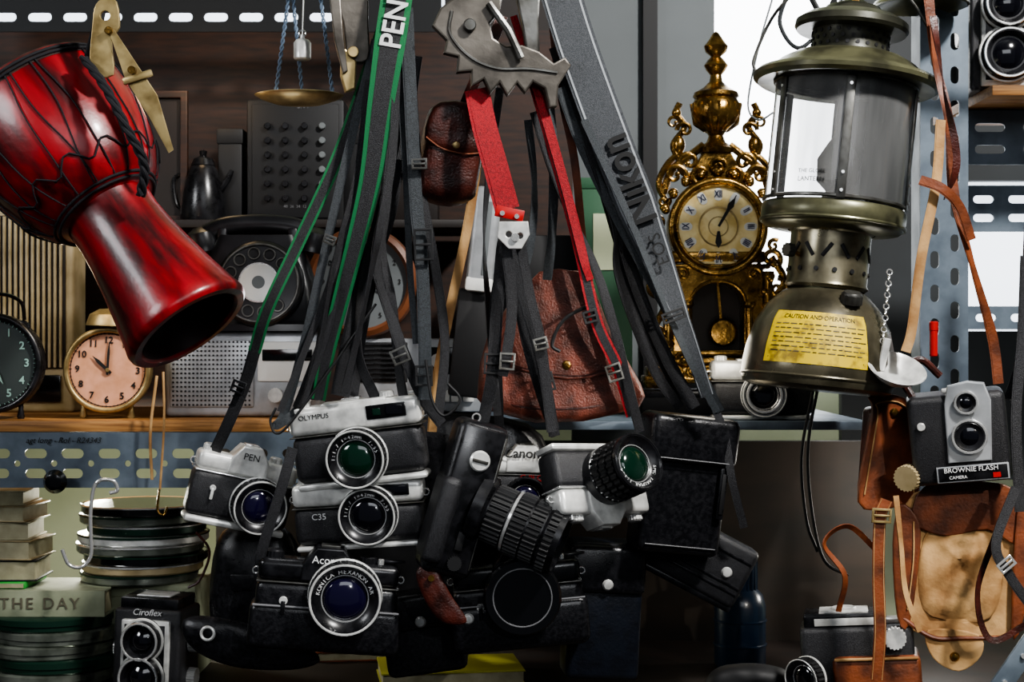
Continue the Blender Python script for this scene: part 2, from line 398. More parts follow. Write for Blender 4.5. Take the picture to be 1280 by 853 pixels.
wall('wall_panel',1200,1700,-250,226,.62,GRD,'dark panel behind upper board')
wall('wall_panel',1206,1700,414,600,.60,GRD,'dark panel below bright window')
wall('trim_1',804,822,-200,560,.645,BM,'dark upright trim between grey panels')
wall('wall_panel',-350,716,38,535,.52,W1,'brown plywood backing panel')
wall('wall_panel',556,716,-200,38,.52,WD,'dark board beside the hooks')
wall('wall_panel',700,1100,552,1000,.42,WM,'dim brown board below the shelf')
wall('wall_panel',270,712,552,1000,.46,WD,'dark board below the shelf')
SZ=Z0-.086
def bx(name,cat,label,x0,x1,z0,z1,y0,y1,m,bev=.001,kind=None):
    mb=MB().box((0,0,0),(x1-x0,y1-y0,z1-z0),m,bev); ob=mkobj(name,mb); ob.location=((x0+x1)/2,(y0+y1)/2,(z0+z1)/2)
    if kind: ob['kind']=kind
    else: ob['category']=cat
    ob['label']=label; return ob
bx('shelf_board','shelf','pine shelf board holding clocks, radio and telephone',-.75,-.115,SZ-.012,SZ,.125,.5,W2)
bx('shelf_board','shelf','grey painted steel shelf behind hanging cameras',-.113,.385,SZ-.010,SZ-.0005,.125,.5,BLU)
def oval(cx,cz,w,h,n=6):
    r=min(w,h)/2; o=[]
    if w>=h:
        for i in range(n+1): a=-math.pi/2+math.pi*i/n; o.append((cx+w/2-r+r*math.cos(a),cz+r*math.sin(a)))
        for i in range(n+1): a=math.pi/2+math.pi*i/n; o.append((cx-w/2+r+r*math.cos(a),cz+r*math.sin(a)))
    else:
        for i in range(n+1): a=math.pi*i/n; o.append((cx+r*math.cos(a),cz+h/2-r+r*math.sin(a)))
        for i in range(n+1): a=math.pi+math.pi*i/n; o.append((cx+r*math.cos(a),cz-h/2+r+r*math.sin(a)))
    return o
def rail(label,x0,x1,y0,y1,y,m,rows,flange=True,vert=False):
    w=x1-x0; h=y1-y0; holes=[]
    for (frac,step,ow,oh,off) in rows:
        L=h if vert else w; p=step/2+off
        while p<L-ow*.7:
            c=p-L/2
            holes.append(oval((frac-.5)*w,c,oh,ow) if vert else oval(c,(frac-.5)*h,ow,oh)); p+=step
    mb=MB().plate([(-w/2,-h/2),(w/2,-h/2),(w/2,h/2),(-w/2,h/2)],3,m,holes=holes)
    if flange:
        if vert: mb.box((-w/2+1.5,22,0),(3,44,h),m)
        else: mb.box((0,22,h/2-1.5),(w,44,3),m)
    return solo('slotted_rail','shelf rail',label,mb,(x0+x1)/2,(y0+y1)/2,y)
rail('blue-grey slotted steel angle under the pine shelf',-70,560,541,610,.118,BLU,[(.62,46,28,12,0),(.26,46,26,12,0),(.44,46,8,8,23)])
rail('dark slotted steel angle along the daylight strip',-60,552,-14,40,.40,DKS,[(.34,44,30,11,0)],False)
rail('blue-grey slotted upright post beside lantern',1150,1210,-60,640,.13,BLU,[(.3,42,22,11,0),(.72,42,22,11,21)],True,True)
rail('blue-grey slotted angle under upper board',1207,1420,138,206,.2,BLU,[(.68,60,38,11,0),(.28,60,38,11,0)])
rail('blue-grey slotted angle across bright window',1207,1420,232,290,.24,BLU,[(.7,44,26,10,0),(.3,44,26,10,0)])
rail('blue-grey slotted angle below bright window',1210,1420,383,412,.24,BLU,[(.5,44,26,10,0)])
q=wp(1207,124,.2); bx('shelf_board','shelf','wooden board carrying a twin-lens camera',q.x,q.x+.25,q.z-.011,q.z,.1,.34,W2)
q=wp(150,276,.36); bx('shelf_board','shelf','dark narrow rear shelf behind straps',q.x,q.x+.43,q.z-.01,q.z,.34,.5,WD)
ZR=q.z
lowz=wp(0,872,.1).z; bx('shelf_board','shelf','dark lower shelf board carrying books and tins',-.75,.9,lowz-.015,lowz,.0,.6,WD)
def zpx(z,y): return 426.5-(z-Z0)/(K*sc(y))
solo('handwriting','note','handwritten marks on the shelf rail',MB().text('agt long - Rol - R24343',10,INK,al='LEFT',shear=.3),32,551,.1155)
# ================================================================ DJEMBE
t=T('djembe_drum','drum','dark red mottled goblet drum with black rope lacing',134,262,-.03,(-37,0,-13))
b=t.part('foot',MB().lathe([(60,6),(57,-4),(56,-30),(59,-62),(65,-100),(72,-138),(79,-170),(82,-182),(81,-188),(77,-192),(68,-192),(64,-188),(62,-180)],RED,seg=64,d=U),label='broad flared red wooden base')
t.part('foot_hollow',MB().lathe([(64,-189),(60,-172),(50,-152),(30,-140),(0,-136)],REDD,seg=48,d=U),b)
t.part('bowl',MB().lathe([(54,-6),(64,-2),(78,8),(94,34),(105,66),(111,100),(113,130),(112,160),(109,180),(0,182)],RED,seg=64,d=U))
t.part('drum_head',MB().lathe([(0,185),(100,185),(107,183),(111,176),(112,164)],SK,seg=48,d=U))
rp=MB()
for zz,rr in ((174,112.5),(168,113.5),(3,71),(-2,67)): rp.torus(rr,1.9,ROPE,(0,0,zz),U,56,8)
def br(z):
    P=[(-2,64),(8,78),(34,94),(66,105),(100,111),(130,113),(160,112),(188,109)]
    for (a,ra),(c,rc) in zip(P,P[1:]):
        if z<=c: return ra+(rc-ra)*(z-a)/(c-a)
    return 112
n=12
for i in range(n):
    a0=2*math.pi*i/n+.1*math.sin(i*2.3)
    for s in (-1,1):
        pts=[]
        for k in range(13):
            u=k/12; z=170-u*166; a=a0+s*(.03+.16*u**1.5)+.02*math.sin(i*3+k*.6); r=br(z)+1.6
            pts.append((r*math.cos(a),r*math.sin(a),z))
        rp.tube(pts,1.0,ROPE,6)
pts=[]
for k in range(n*6):
    a=2*math.pi*k/(n*6); z=34+9*math.sin(a*n); pts.append(((br(z)+2.5)*math.cos(a),(br(z)+2.5)*math.sin(a),z))
rp.tube(pts,1.2,ROPE,6,True)
t.part('rope_lacing',rp)
hr=MB()
for k in range(3): hr.tube(P3([(108,70+k*4,-.08),(118+k*4,30,-.07),(128+k*3,-10,-.06)]),2.6*K,ROPE)
for k in range(3):
    base=P3([(104,72,-.09),(132,110,-.11),(158,160,-.12),(180,205,-.11),(176,245,-.1)],12)
    hr.tube([p+Vector((3.4*K*math.cos(i*.5+k*2.1),3.4*K*math.sin(i*.5+k*2.1),0)) for i,p in enumerate(base)],3*K,ROPE)
t.part('hanging_rope',hr,world=True,label='thick braided black rope')
# brass hanging tool
t=T('brass_shears','tool','pale brass hanging tool with long thin blade',128,20,-.09)
t.part('handle',MB().plate([(-14,-68),(14,-74),(12,-30),(22,-14),(18,18),(4,22),(-8,14),(-12,-10)],5,BR2,bev=1,sm=3,holes=[oval(4,0,12,12)]))
t.part('blade',MB().plate([(8,-15),(16,-18),(70,-100),(90,-168),(84,-172),(60,-128),(30,-80)],3,BR2,(0,-5,0),bev=.5))
t.part('crossbar',MB().box((46,-8,-78),(38,6,9),BR2,1.5,rot=Rot(-18,'Y')).cyl(5,8,BR,(40,-8,-70)))
t.part('pivot_screw',MB().cyl(5,10,BR,(10,-2,-20),F,16,1))
t.part('cord',MB().tube(P3([(132,16,-.09),(134,-20,-.09)]),2*K,ROPE),world=True)
# hanging scale
t=T('hanging_scale_pan','scale','small brass scale pan hung on twisted blue cords',374,124,.02)
t.part('pan',MB().lathe([(0,-8),(30,-6),(48,0),(55,4),(56,5),(53,6),(46,2),(28,-3),(0,-5)],BR2,d=U,seg=40,sy=.8))
for (x,yy) in ((-30,0),(42,0),(2,18)):
    cp=MB()
    A=Vector((x,yy,4)); B=Vector((-10 if x<40 else 24,0,150))
    for ph in (0,math.pi):
        cp.tube([A.lerp(B,i/60)+Vector((1.6*math.cos(i*.9+ph),1.6*math.sin(i*.9+ph),0)) for i in range(61)],1.3,BLB,6)
    t.part('cord',cp)
t=T('small_weight','weight','small nickel cylinder weight on a wire',378,62,0)
t.part('weight_body',MB().lathe([(0,-13),(9,-13),(11,-11),(11,8),(8,12),(3,14),(3,18),(0,18)],CH,d=U,seg=24))
t.part('wire',MB().tube([(0,0,17),(1,0,50),(2,0,80)],1,CS,6).torus(4,1,CS,(0,0,20)))
# steel tools
t=T('iron_hook_tool','tool','heavy grey iron and brass hanging tool',430,50,-.02,(6,10,0))
t.part('shank',MB().plate([(-18,60),(20,60),(28,20),(32,-22),(8,-26),(2,-8),(-4,20)],20,IR,bev=2,sm=3))
t.part('jaw',MB().plate([(-2,-6),(14,-16),(24,-26),(26,-60),(14,-66),(6,-46),(4,-24)],14,BR2,(-6,-4,0),bev=2))
t.part('lever',MB().plate([(-30,55),(-16,55),(-6,0),(4,-40),(-2,-44),(-16,-6)],8,IR,(4,-14,0),bev=1.5).cyl(7,26,BR2,(12,8,-16),F,20,1))
t=T('toothed_iron_clamp','clamp','heavy worn iron jaw with sawtooth edge holding straps',630,65,-.05,(0,6,0))
out=[(-30,72),(-60,68),(-80,52),(-90,30),(-72,12),(-76,-4),(-58,-8),(-60,-28),(-42,-26),(-42,-46),(-26,-36),(-18,-54),(-6,-40),(4,-56),(16,-40),(26,-52),(36,-38),(50,-46),(56,-70),(66,-68),(68,-42),(84,-16),(76,-6),(62,-14),(44,0),(22,8),(2,6),(-14,16),(-18,34),(-6,48),(-2,70)]
t.part('toothed_jaw',MB().plate(out,16,IR,bev=2.5,holes=[oval(-44,30,10,10)]))
t.part('upper_arm',MB().plate([(14,80),(30,90),(48,90),(44,40),(46,-4),(30,-6),(24,30)],12,ST,(0,10,0),bev=2.5))
t.part('lever',MB().tube([(-20,-12,58),(4,-16,24),(20,-16,-10)],5,ST).cyl(8,10,ST,(-44,-8,30),F,20,1.5))
t.part('rib',MB().tube([Vector(p) for p in smooth([(-66,-9,48),(-68,-9,20),(-44,-9,-8),(-10,-9,-22),(30,-9,-22),(66,-9,-26)],6)],2.2,ST,6))
# ================================================================ BACKGROUND ITEMS
def shpy(y): return 426.5+.086/(K*sc(y))
t=T('slatted_radio','radio','old table radio with cream vertical slats',10,shpy(.33),.33)
t.part('case',MB().box((0,20,128),(170,60,256),CRM,6,3).box((0,-11,150),(150,4,190),WD,1))
g=MB()
for i in range(21): g.box((-70+i*7,-14,150),(3.4,5,188),CRM,.8)
t.part('grille',g)
t.part('dial_strip',MB().box((0,-12,30),(140,5,34),BG,2))
for (x,w,h,dy,lb) in ((205,60,165,.40,'dark wooden upright frame'),(172,36,110,.44,'narrow dark wooden frame')):
    t=T('wooden_frame','frame',lb+' on rear shelf',x,426.5-(ZR-Z0)/(K*sc(dy)),dy)
    t.part('moulding',MB().plate([(-w/2,0),(w/2,0),(w/2,h),(-w/2,h)],10,W1,holes=[[(-w/2+9,9),(w/2-9,9),(w/2-9,h-9),(-w/2+9,h-9)]],bev=1.5))
    t.part('backing',MB().box((0,3,h/2),(w-14,3,h-14),WD))
yy=.40; t=T('audio_mixer','audio equipment','black upright audio mixer with small knobs',370,426.5-(ZR-Z0)/(K*sc(yy)),yy)
t.part('case',MB().box((0,20,77),(122,50,154),BM,4,2).box((0,-6,77),(108,3,142),BM,1))
for r in range(6):
    for cx in (-34,-12,12,34):
        t.part('knob',MB().cyl(4.2,7,BP if cx<20 else GREY,(cx,-7,30+r*18),F,14,.8))
t.part('lettering',MB().text('5:11',9,GTX,(10,-8.4,145)).text('48  36  24  12',5,GTX,(0,-8.4,20)))
for (x,w,h,m) in ((460,60,120,BM),(520,56,90,WD),(290,30,120,BM)):
    t=T('storage_box','box','dark box standing on the rear shelf',x,426.5-(ZR-Z0)/(K*sc(.42)),.42)
    t.part('carton',MB().box((0,10,h*.42),(w,50,h*.84),m,2)); t.part('lid',MB().box((0,10,h*.9),(w+3,53,h*.16),m,2))
t=T('coffee_pot','pot','dark metal coffee pot on the rear shelf',254,426.5-(ZR-Z0)/(K*sc(.4)),.4)
t.part('pot_body',MB().lathe([(0,0),(26,0),(28,6),(24,40),(18,66),(14,72),(0,72)],BP,d=U,seg=28)); t.part('lid',MB().lathe([(15,72),(12,80),(4,84),(5,90),(0,92)],BP,d=U,seg=20)); t.part('handle',MB().tube(smooth([(-18,0,62),(-36,0,56),(-34,0,26),(-25,0,16)],6),2.4,BP)); t.part('spout',MB().tube([(20,0,40),(32,0,56),(36,0,66)],3.4,BP,8,radii=[5,3.6,2.6]))
yy=.2; PY=shpy(yy); t=T('portable_radio','radio','silver portable radio with perforated speaker grille',304,PY,yy)
t.part('case',MB().box((0,20,54),(196,48,106),SLV,7,3))
h=MB().box((-38,-5,55),(104,4,84),SLV,2)
for i in range(20):
    for j in range(15): h.box((-86+i*5,-7.4,16+j*5.6),(2.2,1,2.2),BM)
t.part('speaker_grille',h)
t.part('tuning_panel',MB().box((56,-5,70),(74,4,50),WHT,2).box((56,-8,78),(62,2,14),BG,.5))
t.part('tuning_knob',MB().knurl(12,0,8,20,CH,(76,-6,28),F,.03)); t.part('volume_knob',MB().knurl(9,0,8,18,CH,(42,-6,28),F,.03))
t.part('antenna',MB().tube([(-90,18,108),(90,18,109)],2,CS,8))
radio_top=PY-108
t=T('rotary_telephone','telephone','black rotary dial telephone on top of the radio',322,radio_top,.215)
def loft(m,levels,mt,n=6):
    v=[];f=[]
    for (w,d,z,oy,r) in levels:
        for cx,cy,a0 in ((w/2-r,d/2-r,0),(-w/2+r,d/2-r,90),(-w/2+r,-d/2+r,180),(w/2-r,-d/2+r,270)):
            for i in range(n): a=math.radians(a0+90*i/(n-1)); v.append((cx+r*math.cos(a),cy+r*math.sin(a)+oy,z))
    k=4*n
    for i in range(len(levels)-1):
        for j in range(k): f.append([i*k+j,i*k+(j+1)%k,(i+1)*k+(j+1)%k,(i+1)*k+j])
    f.append(list(range(k))); f.append(list(range((len(levels)-1)*k,len(levels)*k))); m.add(v,f,mt); return m
t.part('body',loft(MB(),[(160,70,0,0,14),(162,70,8,0,14),(156,64,14,2,14),(148,60,50,4,14),(124,50,90,8,14),(104,40,114,10,12),(100,36,120,10,12)],BPH))
for s in (-1,1): t.part('cradle',MB().box((s*44,10,116),(12,30,26),BPH,3))
m=MB(); m.tube(smooth([(-66,8,122),(-40,8,132),(0,8,135),(40,8,132),(66,8,122)],6),12,BPH,12)
for s in (-1,1): m.lathe([(0,-8),(20,-8),(23,0),(20,16),(8,24),(0,24)],BPH,(s*70,8,106),(0.2*s,0,1),24)
t.part('handset',m)
dc=(8,-33,58); dd=(0,-1,.12)
dl=t.part('dial',MB().lathe([(0,6),(50,6),(52,4),(54,0),(54,-14)],BPH,dc,dd,48))
m=MB(); M=frame(dc,dd)
m.torus(48,1.6,ST,tuple(M@Vector((0,0,8))),dd,48,6)
for i in range(10):
    a=math.radians(40+i*30); m.torus(7,1,ST,tuple(M@Vector((37*math.cos(a),37*math.sin(a),9))),dd,20,6); m.cyl(6,.6,BM,tuple(M@Vector((37*math.cos(a),37*math.sin(a),6.4))),dd,16)
t.part('finger_wheel',m,dl)
t.part('number_card',MB().lathe([(0,12),(21,12),(24,10),(24,6)],WHT,dc,dd,32).torus(24,1.5,CS,tuple(M@Vector((0,0,10))),dd,32,6).lathe([(0,12.6),(8,12.6),(8,12)],GREY,dc,dd,20),dl)
def alarm(t,r,face,case,ring,txtm,hands,bells=True,ns=.22,bellm=BR):
    t.part('case',MB().lathe([(0,26),(r*.9,26),(r,22),(r*1.02,-4),(r*.98,-7),(r*.9,-7),(r*.9,-2),(0,-2)],case,(0,0,r+8),(0,1,0),48))
    t.part('bezel',MB().torus(r*.95,r*.07,ring,(0,-7,r+8),F,48,10))
    d=t.part('dial_face',MB().lathe([(0,0),(r*.92,0)],face,(0,-3,r+8),F,48).torus(r*.86,.5,INK,(0,-3.5,r+8),F,48,4))
    m=MB()
    for i,x in enumerate([12,1,2,3,4,5,6,7,8,9,10,11]):
        a=math.radians(i*30); m.text(str(x),r*ns,txtm,(r*.7*math.sin(a),-4,r+8+r*.7*math.cos(a)),bold=.25)
    for i in range(60):
        a=math.radians(i*6); m.box((r*.87*math.sin(a),-4,r+8+r*.87*math.cos(a)),(.8,.5,3 if i%5 else 5),txtm,0,rot=Rot(i*6,'Y'))
    t.part('numerals',m,d)
    for nm,a,l,w in hands:
        t.part(nm,MB().plate([(-w,-6),(w,-6),(w*1.2,l*.6),(0,l),(-w*1.2,l*.6)],1,txtm,(0,-6,r+8),rot=Rot(a,'Y')),d)
    t.part('centre_pin',MB().cyl(2.6,5,ring,(0,-4,r+8),F,16,.6),d)
    for s in (-1,1): t.part('foot',MB().lathe([(0,0),(4,0),(5,3),(3,12),(3,20)],case,(s*r*.55,6,0),U,16))
    if bells:
        t.part('bell',MB().lathe([(0,22),(14,21),(26,14),(30,2),(30,0),(27,0)],bellm,(0,8,2*r+10),U,32).cyl(4,28,bellm,(0,8,2*r+6),U,16,1))
alarm(T('alarm_clock','alarm clock','round brass alarm clock with salmon dial and top bell',133,shpy(.17),.17,(2,6,0)),53,PNK,BR2,BR2,INK,(('hour_hand',-48,26,1.8),('minute_hand',2,38,1.3)),bellm=BR2)
t=T('alarm_clock','alarm clock','black alarm clock with grey-green dial and wire handle',-10,shpy(.16),.16,(0,4,0))
alarm(t,62,GD,BP,BP,TEA,(('hour_hand',150,30,2),('minute_hand',-20,45,1.5)),False)
t.part('handle',MB().tube(smooth([(-16,8,130),(-10,8,152),(14,8,156),(34,8,146),(38,8,124)],6),2.5,BG).torus(8,2,BG,(36,8,114),F,16,6))
yy=.3;PY=shpy(yy)
t=T('cassette_recorder','recorder','silver and black cassette recorder lying under straps',520,PY,yy,(0,0,0))
t.part('case',MB().box((0,20,48),(178,60,92),SLV,4,2)); m=MB().box((-46,-11,64),(72,3,50),BM,1)
for i in range(8): m.box((-46,-14,44+i*6),(66,3,2),BP,.5)
t.part('vent_grille',m)
for i in range(5): t.part('key',MB().box((6+i*15,-13,22),(13,8,14),WHT if i else REDP,1.5))
t.part('cassette_window',MB().box((42,-11,66),(70,4,34),BG,1.5).lathe([(0,0),(9,0),(9,2),(0,2)],WHT,(28,-14,66),F,20).lathe([(0,0),(9,0),(9,2),(0,2)],WHT,(58,-14,66),F,20))
t=T('round_wall_clock','clock','round clock with dull orange rim standing on recorder',452,PY-94,yy-.01,(0,-4,0))
t.part('rim',MB().lathe([(66,-6),(70,0),(68,8),(62,12),(58,8),(58,0)],ORG,(0,0,70),F,56)); t.part('dial_face',MB().lathe([(0,2),(59,2),(59,-4),(0,-4)],GREY,(0,0,70),F,48))
t.part('numerals',MB().ring_text(['12','1','2','3','4','5','6','7','8','9','10','11'],48,9,INK,(0,-3,70),0,30,True))
t.part('hand',MB().box((0,-5,88),(2,1,38),INK).box((12,-5,64),(26,1,2.4),INK,rot=Rot(20,'Y')))
t=T('plastic_device','device','pale grey plastic device standing among straps',598,364,.2,(6,0,0))
t.part('shell',MB().box((0,0,65),(34,16,132),SLV,7,3)); t.part('slot',MB().box((4,-8.4,66),(6,1.4,92),GREY,.6)); t.part('end_cap',MB().box((0,0,8),(35,18,18),WHT,4))
t.part('base_cradle',MB().box((0,30,-66),(50,50,136),BM,4))
t=T('speaker_box','speaker','dark speaker box behind the leather pouch',668,shpy(.36),.36)
t.part('cabinet',MB().box((0,25,110),(110,60,220),BM,3)); t.part('grille',MB().lathe([(0,3),(14,2),(36,-2),(42,3),(46,2),(46,-3)],BP,(0,-7,120),F,40))
t=T('green_carton','carton','green card box standing behind hanging straps',757,shpy(.3),.3)
t.part('carton_body',MB().box((0,15,140),(66,50,280),GRB,2)); t.part('lid',MB().box((0,15,287),(68,52,14),GRB,1.5)); t.part('printed_panel',MB().box((6,-11,214),(44,1.5,70),PALE))
# ================================================================ MANTEL CLOCK
yy=.3; cpy=482
t=T('clock_plinth_box','box','black box supporting the brass mantel clock',895,shpy(yy),yy)
hh=shpy(yy)-cpy-5
t.part('carton',MB().box((0,0,hh/2),(190,70,hh),BM,2)); t.part('lid_edge',MB().box((0,-34,hh-5),(184,4,8),BP,1))
t=T('mantel_clock','clock','ornate gilt brass mantel clock with urn finial',895,cpy,yy)
b=MB(); b.box((0,0,8),(184,60,10),BR,3).box((0,0,18),(176,56,12),BR,3).box((0,0,30),(166,50,12),BR,4).box((0,0,40),(150,46,8),BR,3)
for s in (-1,1):
    b.lathe([(0,-5),(10,-5),(13,2),(8,8)],BR,(s*80,-18,2),U,20)
    for k in range(4): b.torus(6,2.4,BR,(s*(14+k*19),-30,18),F,16,6)
t.part('base',b)
b=MB(); b.plate([(-56,40),(56,40),(56,150),(-56,150)],44,BR,holes=[[(-32,44)]+[(32,44),(32,102)]+[(32*math.cos(a*math.pi/8),102+26*math.sin(a*math.pi/8)) for a in range(1,8)]+[(-32,102)]],bev=1.5)
b.box((0,20,95),(100,4,110),WD); b.lathe([(60,0),(60,40),(0,40)],BR,(0,22,197),F,48); b.box((0,0,160),(118,46,14),BR,3); b.box((0,0,148),(130,48,6),BR,2)
b.tube([Vector((34*math.cos(a*math.pi/10),-23,102+28*math.sin(a*math.pi/10))) for a in range(11)],2.4,BR,8)
for s in (-1,1): b.lathe([(7,0),(8,4),(4.5,8),(4.5,50),(8,54),(7,58)],BR,(s*38,-24,46),U,14)
t.part('case',b)
t.part('pendulum',MB().lathe([(0,4),(15,3),(18,0),(15,-3),(0,-4)],BR,(8,-6,66),F,32).box((4,-5,98),(3,2,60),BR,rot=Rot(-5,'Y')))
def spiral(mb,cx,cz,r0,r1,a0,turn,rad,m,y=0,n=28):
    p=[];q=[]
    for i in range(n+1):
        u=i/n; a=math.radians(a0+turn*u); r=r0+(r1-r0)*u; p.append((cx+r*math.cos(a),y,cz+r*math.sin(a))); q.append(rad*(1-.5*u))
    mb.tube(p,rad,m,8,radii=q); e=p[-1]; mb.lathe([(0,rad*.9),(rad*.8,rad*.4),(rad*.9,0),(rad*.8,-rad*.4),(0,-rad*.9)],m,e,F,12)
def ball(mb,c,r,m,sx=1,sz=1):
    pr=[(r*math.sin(a*math.pi/8),-r*math.cos(a*math.pi/8)) for a in range(9)]; pr[0]=(0,-r); pr[-1]=(0,r)
    mb.lathe([(a*sx,b*sz) for a,b in pr],m,c,U,14)
b=MB()
for s in (-1,1):
    f=lambda a: a if s>0 else 180-a
    spiral(b,s*72,60,16,4,f(-90),s*420,4.5,BR,-20); spiral(b,s*74,120,14,3,f(90),-s*400,4,BR,-20)
    spiral(b,s*66,158,13,3,f(-60),s*380,4,BR,-18); spiral(b,s*44,138,9,2,f(0),s*400,3,BR,-24); spiral(b,s*44,34,8,2,f(0),s*400,3,BR,-28)
    b.tube(smooth([(s*62,-18,44),(s*78,-20,70),(s*66,-18,100),(s*82,-20,130),(s*66,-18,160)],6),4.5,BR)
    for k in range(7): ball(b,(s*(62+6*math.sin(k*1.3)),-26,48+k*17),4.5,BR)
    for k in range(5): 
        a=math.radians(20+k*18); ball(b,(s*70*math.cos(a),-16,197+70*math.sin(a)),6.5,BR,1,.8)
    for k in range(4): a=math.radians(-40+k*22); spiral(b,s*74*math.cos(a),197+74*math.sin(a),8,2,f(k*50),s*360,3,BR,-12)
    b.lathe([(7,0),(9,4),(6,10),(6,80),(9,88),(7,94)],BR,(s*62,-20,48),U,16)
t.part('side_ornament',b)
b=MB()
for s in (-1,1):
    f=lambda a: a if s>0 else 180-a
    spiral(b,s*34,278,16,3,f(-100),s*420,4.5,BR,-8); spiral(b,s*52,262,14,3,f(200),-s*400,4,BR,-10)
    spiral(b,s*20,262,12,3,f(-60),s*380,3.5,BR,-14)
    b.tube(smooth([(s*66,-6,240),(s*56,-6,268),(s*34,-6,286),(s*16,-6,300)],6),5,BR)
    b.tube(smooth([(s*60,-6,225),(s*72,-6,250),(s*62,-6,275),(s*44,-6,292)],6),4,BR)
    b.tube(smooth([(s*46,-6,280),(s*54,-6,300),(s*40,-6,322),(s*50,-6,340),(s*46,-6,352)],6),4,BR,radii=None)
    ball(b,(s*47,-6,300),8,BR,1,1.5); ball(b,(s*50,-6,340),6,BR); spiral(b,s*40,318,10,3,f(0),s*360,3,BR,-10)
    spiral(b,s*54,328,8,3,f(180),-s*360,2.6,BR,-6)
for k in range(9):
    a=math.radians(18+k*18); ball(b,(68*math.cos(a),-18,197+68*math.sin(a)),5.5,BR)
b.plate([(-40,250),(40,250),(26,276),(14,296),(-14,296),(-26,276)],20,BR,bev=2); spiral(b,0,272,11,3,0,500,3,BR,-16)
t.part('crest_ornament',b)
uf=t.part('urn_finial',MB().lathe([(0,288),(22,290),(24,296),(12,304),(9,312),(13,318),(26,326),(31,338),(31,350),(26,358),(29,361),(27,366),(16,372),(8,380),(7,388),(12,394),(15,400),(10,407),(6,411),(13,417),(15,424),(9,432),(4,440),(0,443)],BR,d=U,seg=32))
m=MB()
for k in range(16):
    a=2*math.pi*k/16; m.tube([(31*math.cos(a),31*math.sin(a),352),(27*math.cos(a),27*math.sin(a),327),(14*math.cos(a),14*math.sin(a),318)],2,BR,6)
t.part('urn_fluting',m,uf)
t.part('bezel',MB().torus(57,5,BR,(0,-22,197),F,56,10).torus(51,2,BR,(0,-24,197),F,48,6))
d=t.part('dial_face',MB().lathe([(0,1),(54,1),(54,-2),(0,-2)],CRG,(0,-21,197),F,56))
m=MB()
for i,tx in enumerate(['XII','I','II','III','IIII','V','VI','VII','VIII','IX','X','XI']):
    a=math.radians(i*30); c=(40*math.sin(a),-22.4,197+40*math.cos(a)); m.plate(oval(0,0,10,16,8),1,WHT,c,rot=Rot(i*30,'Y')); m.text(tx,12,INB,(c[0],-23.6,c[2]),i*30,sx=.7,bold=.25)
t.part('numerals',m,d)
t.part('dial_centre',MB().lathe([(0,0),(22,0),(24,-1)],CRG,(0,-22.6,197),F,32).torus(24,1,BR2,(0,-23,197),F,32,6).torus(12,.7,BR2,(0,-23,197),F,32,6),d)
t.part('hour_hand',MB().plate([(-1.5,-6),(1.5,-6),(3,-14),(4,-20),(0,-27),(-4,-20),(-3,-14)],1.2,INK,(0,-25,197)),d)
t.part('minute_hand',MB().plate([(-1.5,0),(1.5,0),(2,24),(4,30),(0,42),(-4,30),(-2,24)],1.2,INK,(0,-27,197),rot=Rot(30,'Y')),d)
# ================================================================ LANTERN
t=T('pressure_lantern','lantern','old olive and brass pressure lantern with sooty globe',1020,488,.03,(6,0,-2))
TP=[(0,0),(82,0),(92,4),(95,12),(95,28),(92,50),(84,80),(70,104),(54,120),(42,128),(0,130)]
t.part('fuel_tank',MB().lathe(TP,OLT,d=U,seg=64).torus(94,2.4,OLT,(0,0,14),U,56,8))
def tr(z):
    for (a,b),(c,d2) in zip(TP[3:],TP[4:]):
        if z<=d2: return a+(c-a)*(z-b)/(d2-b)
    return 45
def wrap(mb,off,a0=0):
    for i,v in enumerate(mb.v):
        z=v.z; r=tr(z)+off-v.y; a=math.radians(a0)+v.x/90; mb.v[i]=Vector((r*math.sin(a),-r*math.cos(a),z))
    return mb
g=MB(); nx,nz=26,12; vv=[];ff=[]
for j in range(nz+1):
    for i in range(nx+1): vv.append((-64+128*i/nx,0,28+64*j/nz))
for j in range(nz):
    for i in range(nx): a=j*(nx+1)+i; ff.append([a,a+1,a+nx+2,a+nx+1])
g.add(vv,ff,YEL); wrap(g,.8,-14); lb=t.part('maker_label',g,label='worn yellow instruction label')
g=MB().text('CAUTION AND OPERATION',7.5,INK,(0,0,85),depth=.3)
for j in range(7):
    x=-56
    while x<56:
        w=random.uniform(4,12); g.box((min(x+w/2,56),0,76-j*5.6),(w,.3,1.1),INK2 if random.random()<.5 else INK); x+=w+2.5
g.box((0,0,34),(116,.3,1),INK)
wrap(g,1.2,-14); t.part('lettering',g,lb)
m=MB().lathe([(48,126),(52,130),(50,134),(50,196),(54,200)],VEN,d=U,seg=40)
for i in range(14):
    a=2*math.pi*i/14+.2; s=1 if i%2 else -1
    m.box((50.3*math.sin(a),-50.3*math.cos(a),172),(5,1.5,20),BM,2,rot=Rot(math.degrees(a),'Z')@Rot(s*35,'Y'))
    m.cyl(3,1.5,BM,(50*math.sin(a+.22),-50*math.cos(a+.22),148),(math.sin(a+.22),-math.cos(a+.22),0),12)
t.part('vent_collar',m)
t.part('globe_seat',MB().lathe([(54,198),(84,202),(88,206),(90,214),(90,226),(87,230),(84,230)],OL,d=U,seg=56).torus(89,2.4,OL,(0,0,208),U,56,8))
gl=t.part('globe',MB().lathe([(86,226),(87,240),(87,380),(84,392)],MICA,d=U,seg=64),label='grey sooty cylindrical globe')
t.part('burner_tube',MB().lathe([(0,200),(16,200),(18,240),(12,250),(24,262),(26,290),(14,312),(8,320),(8,380)],MAN,d=U,seg=24).tube([(40,0,200),(40,0,390)],3,MAN,8))
m=MB()
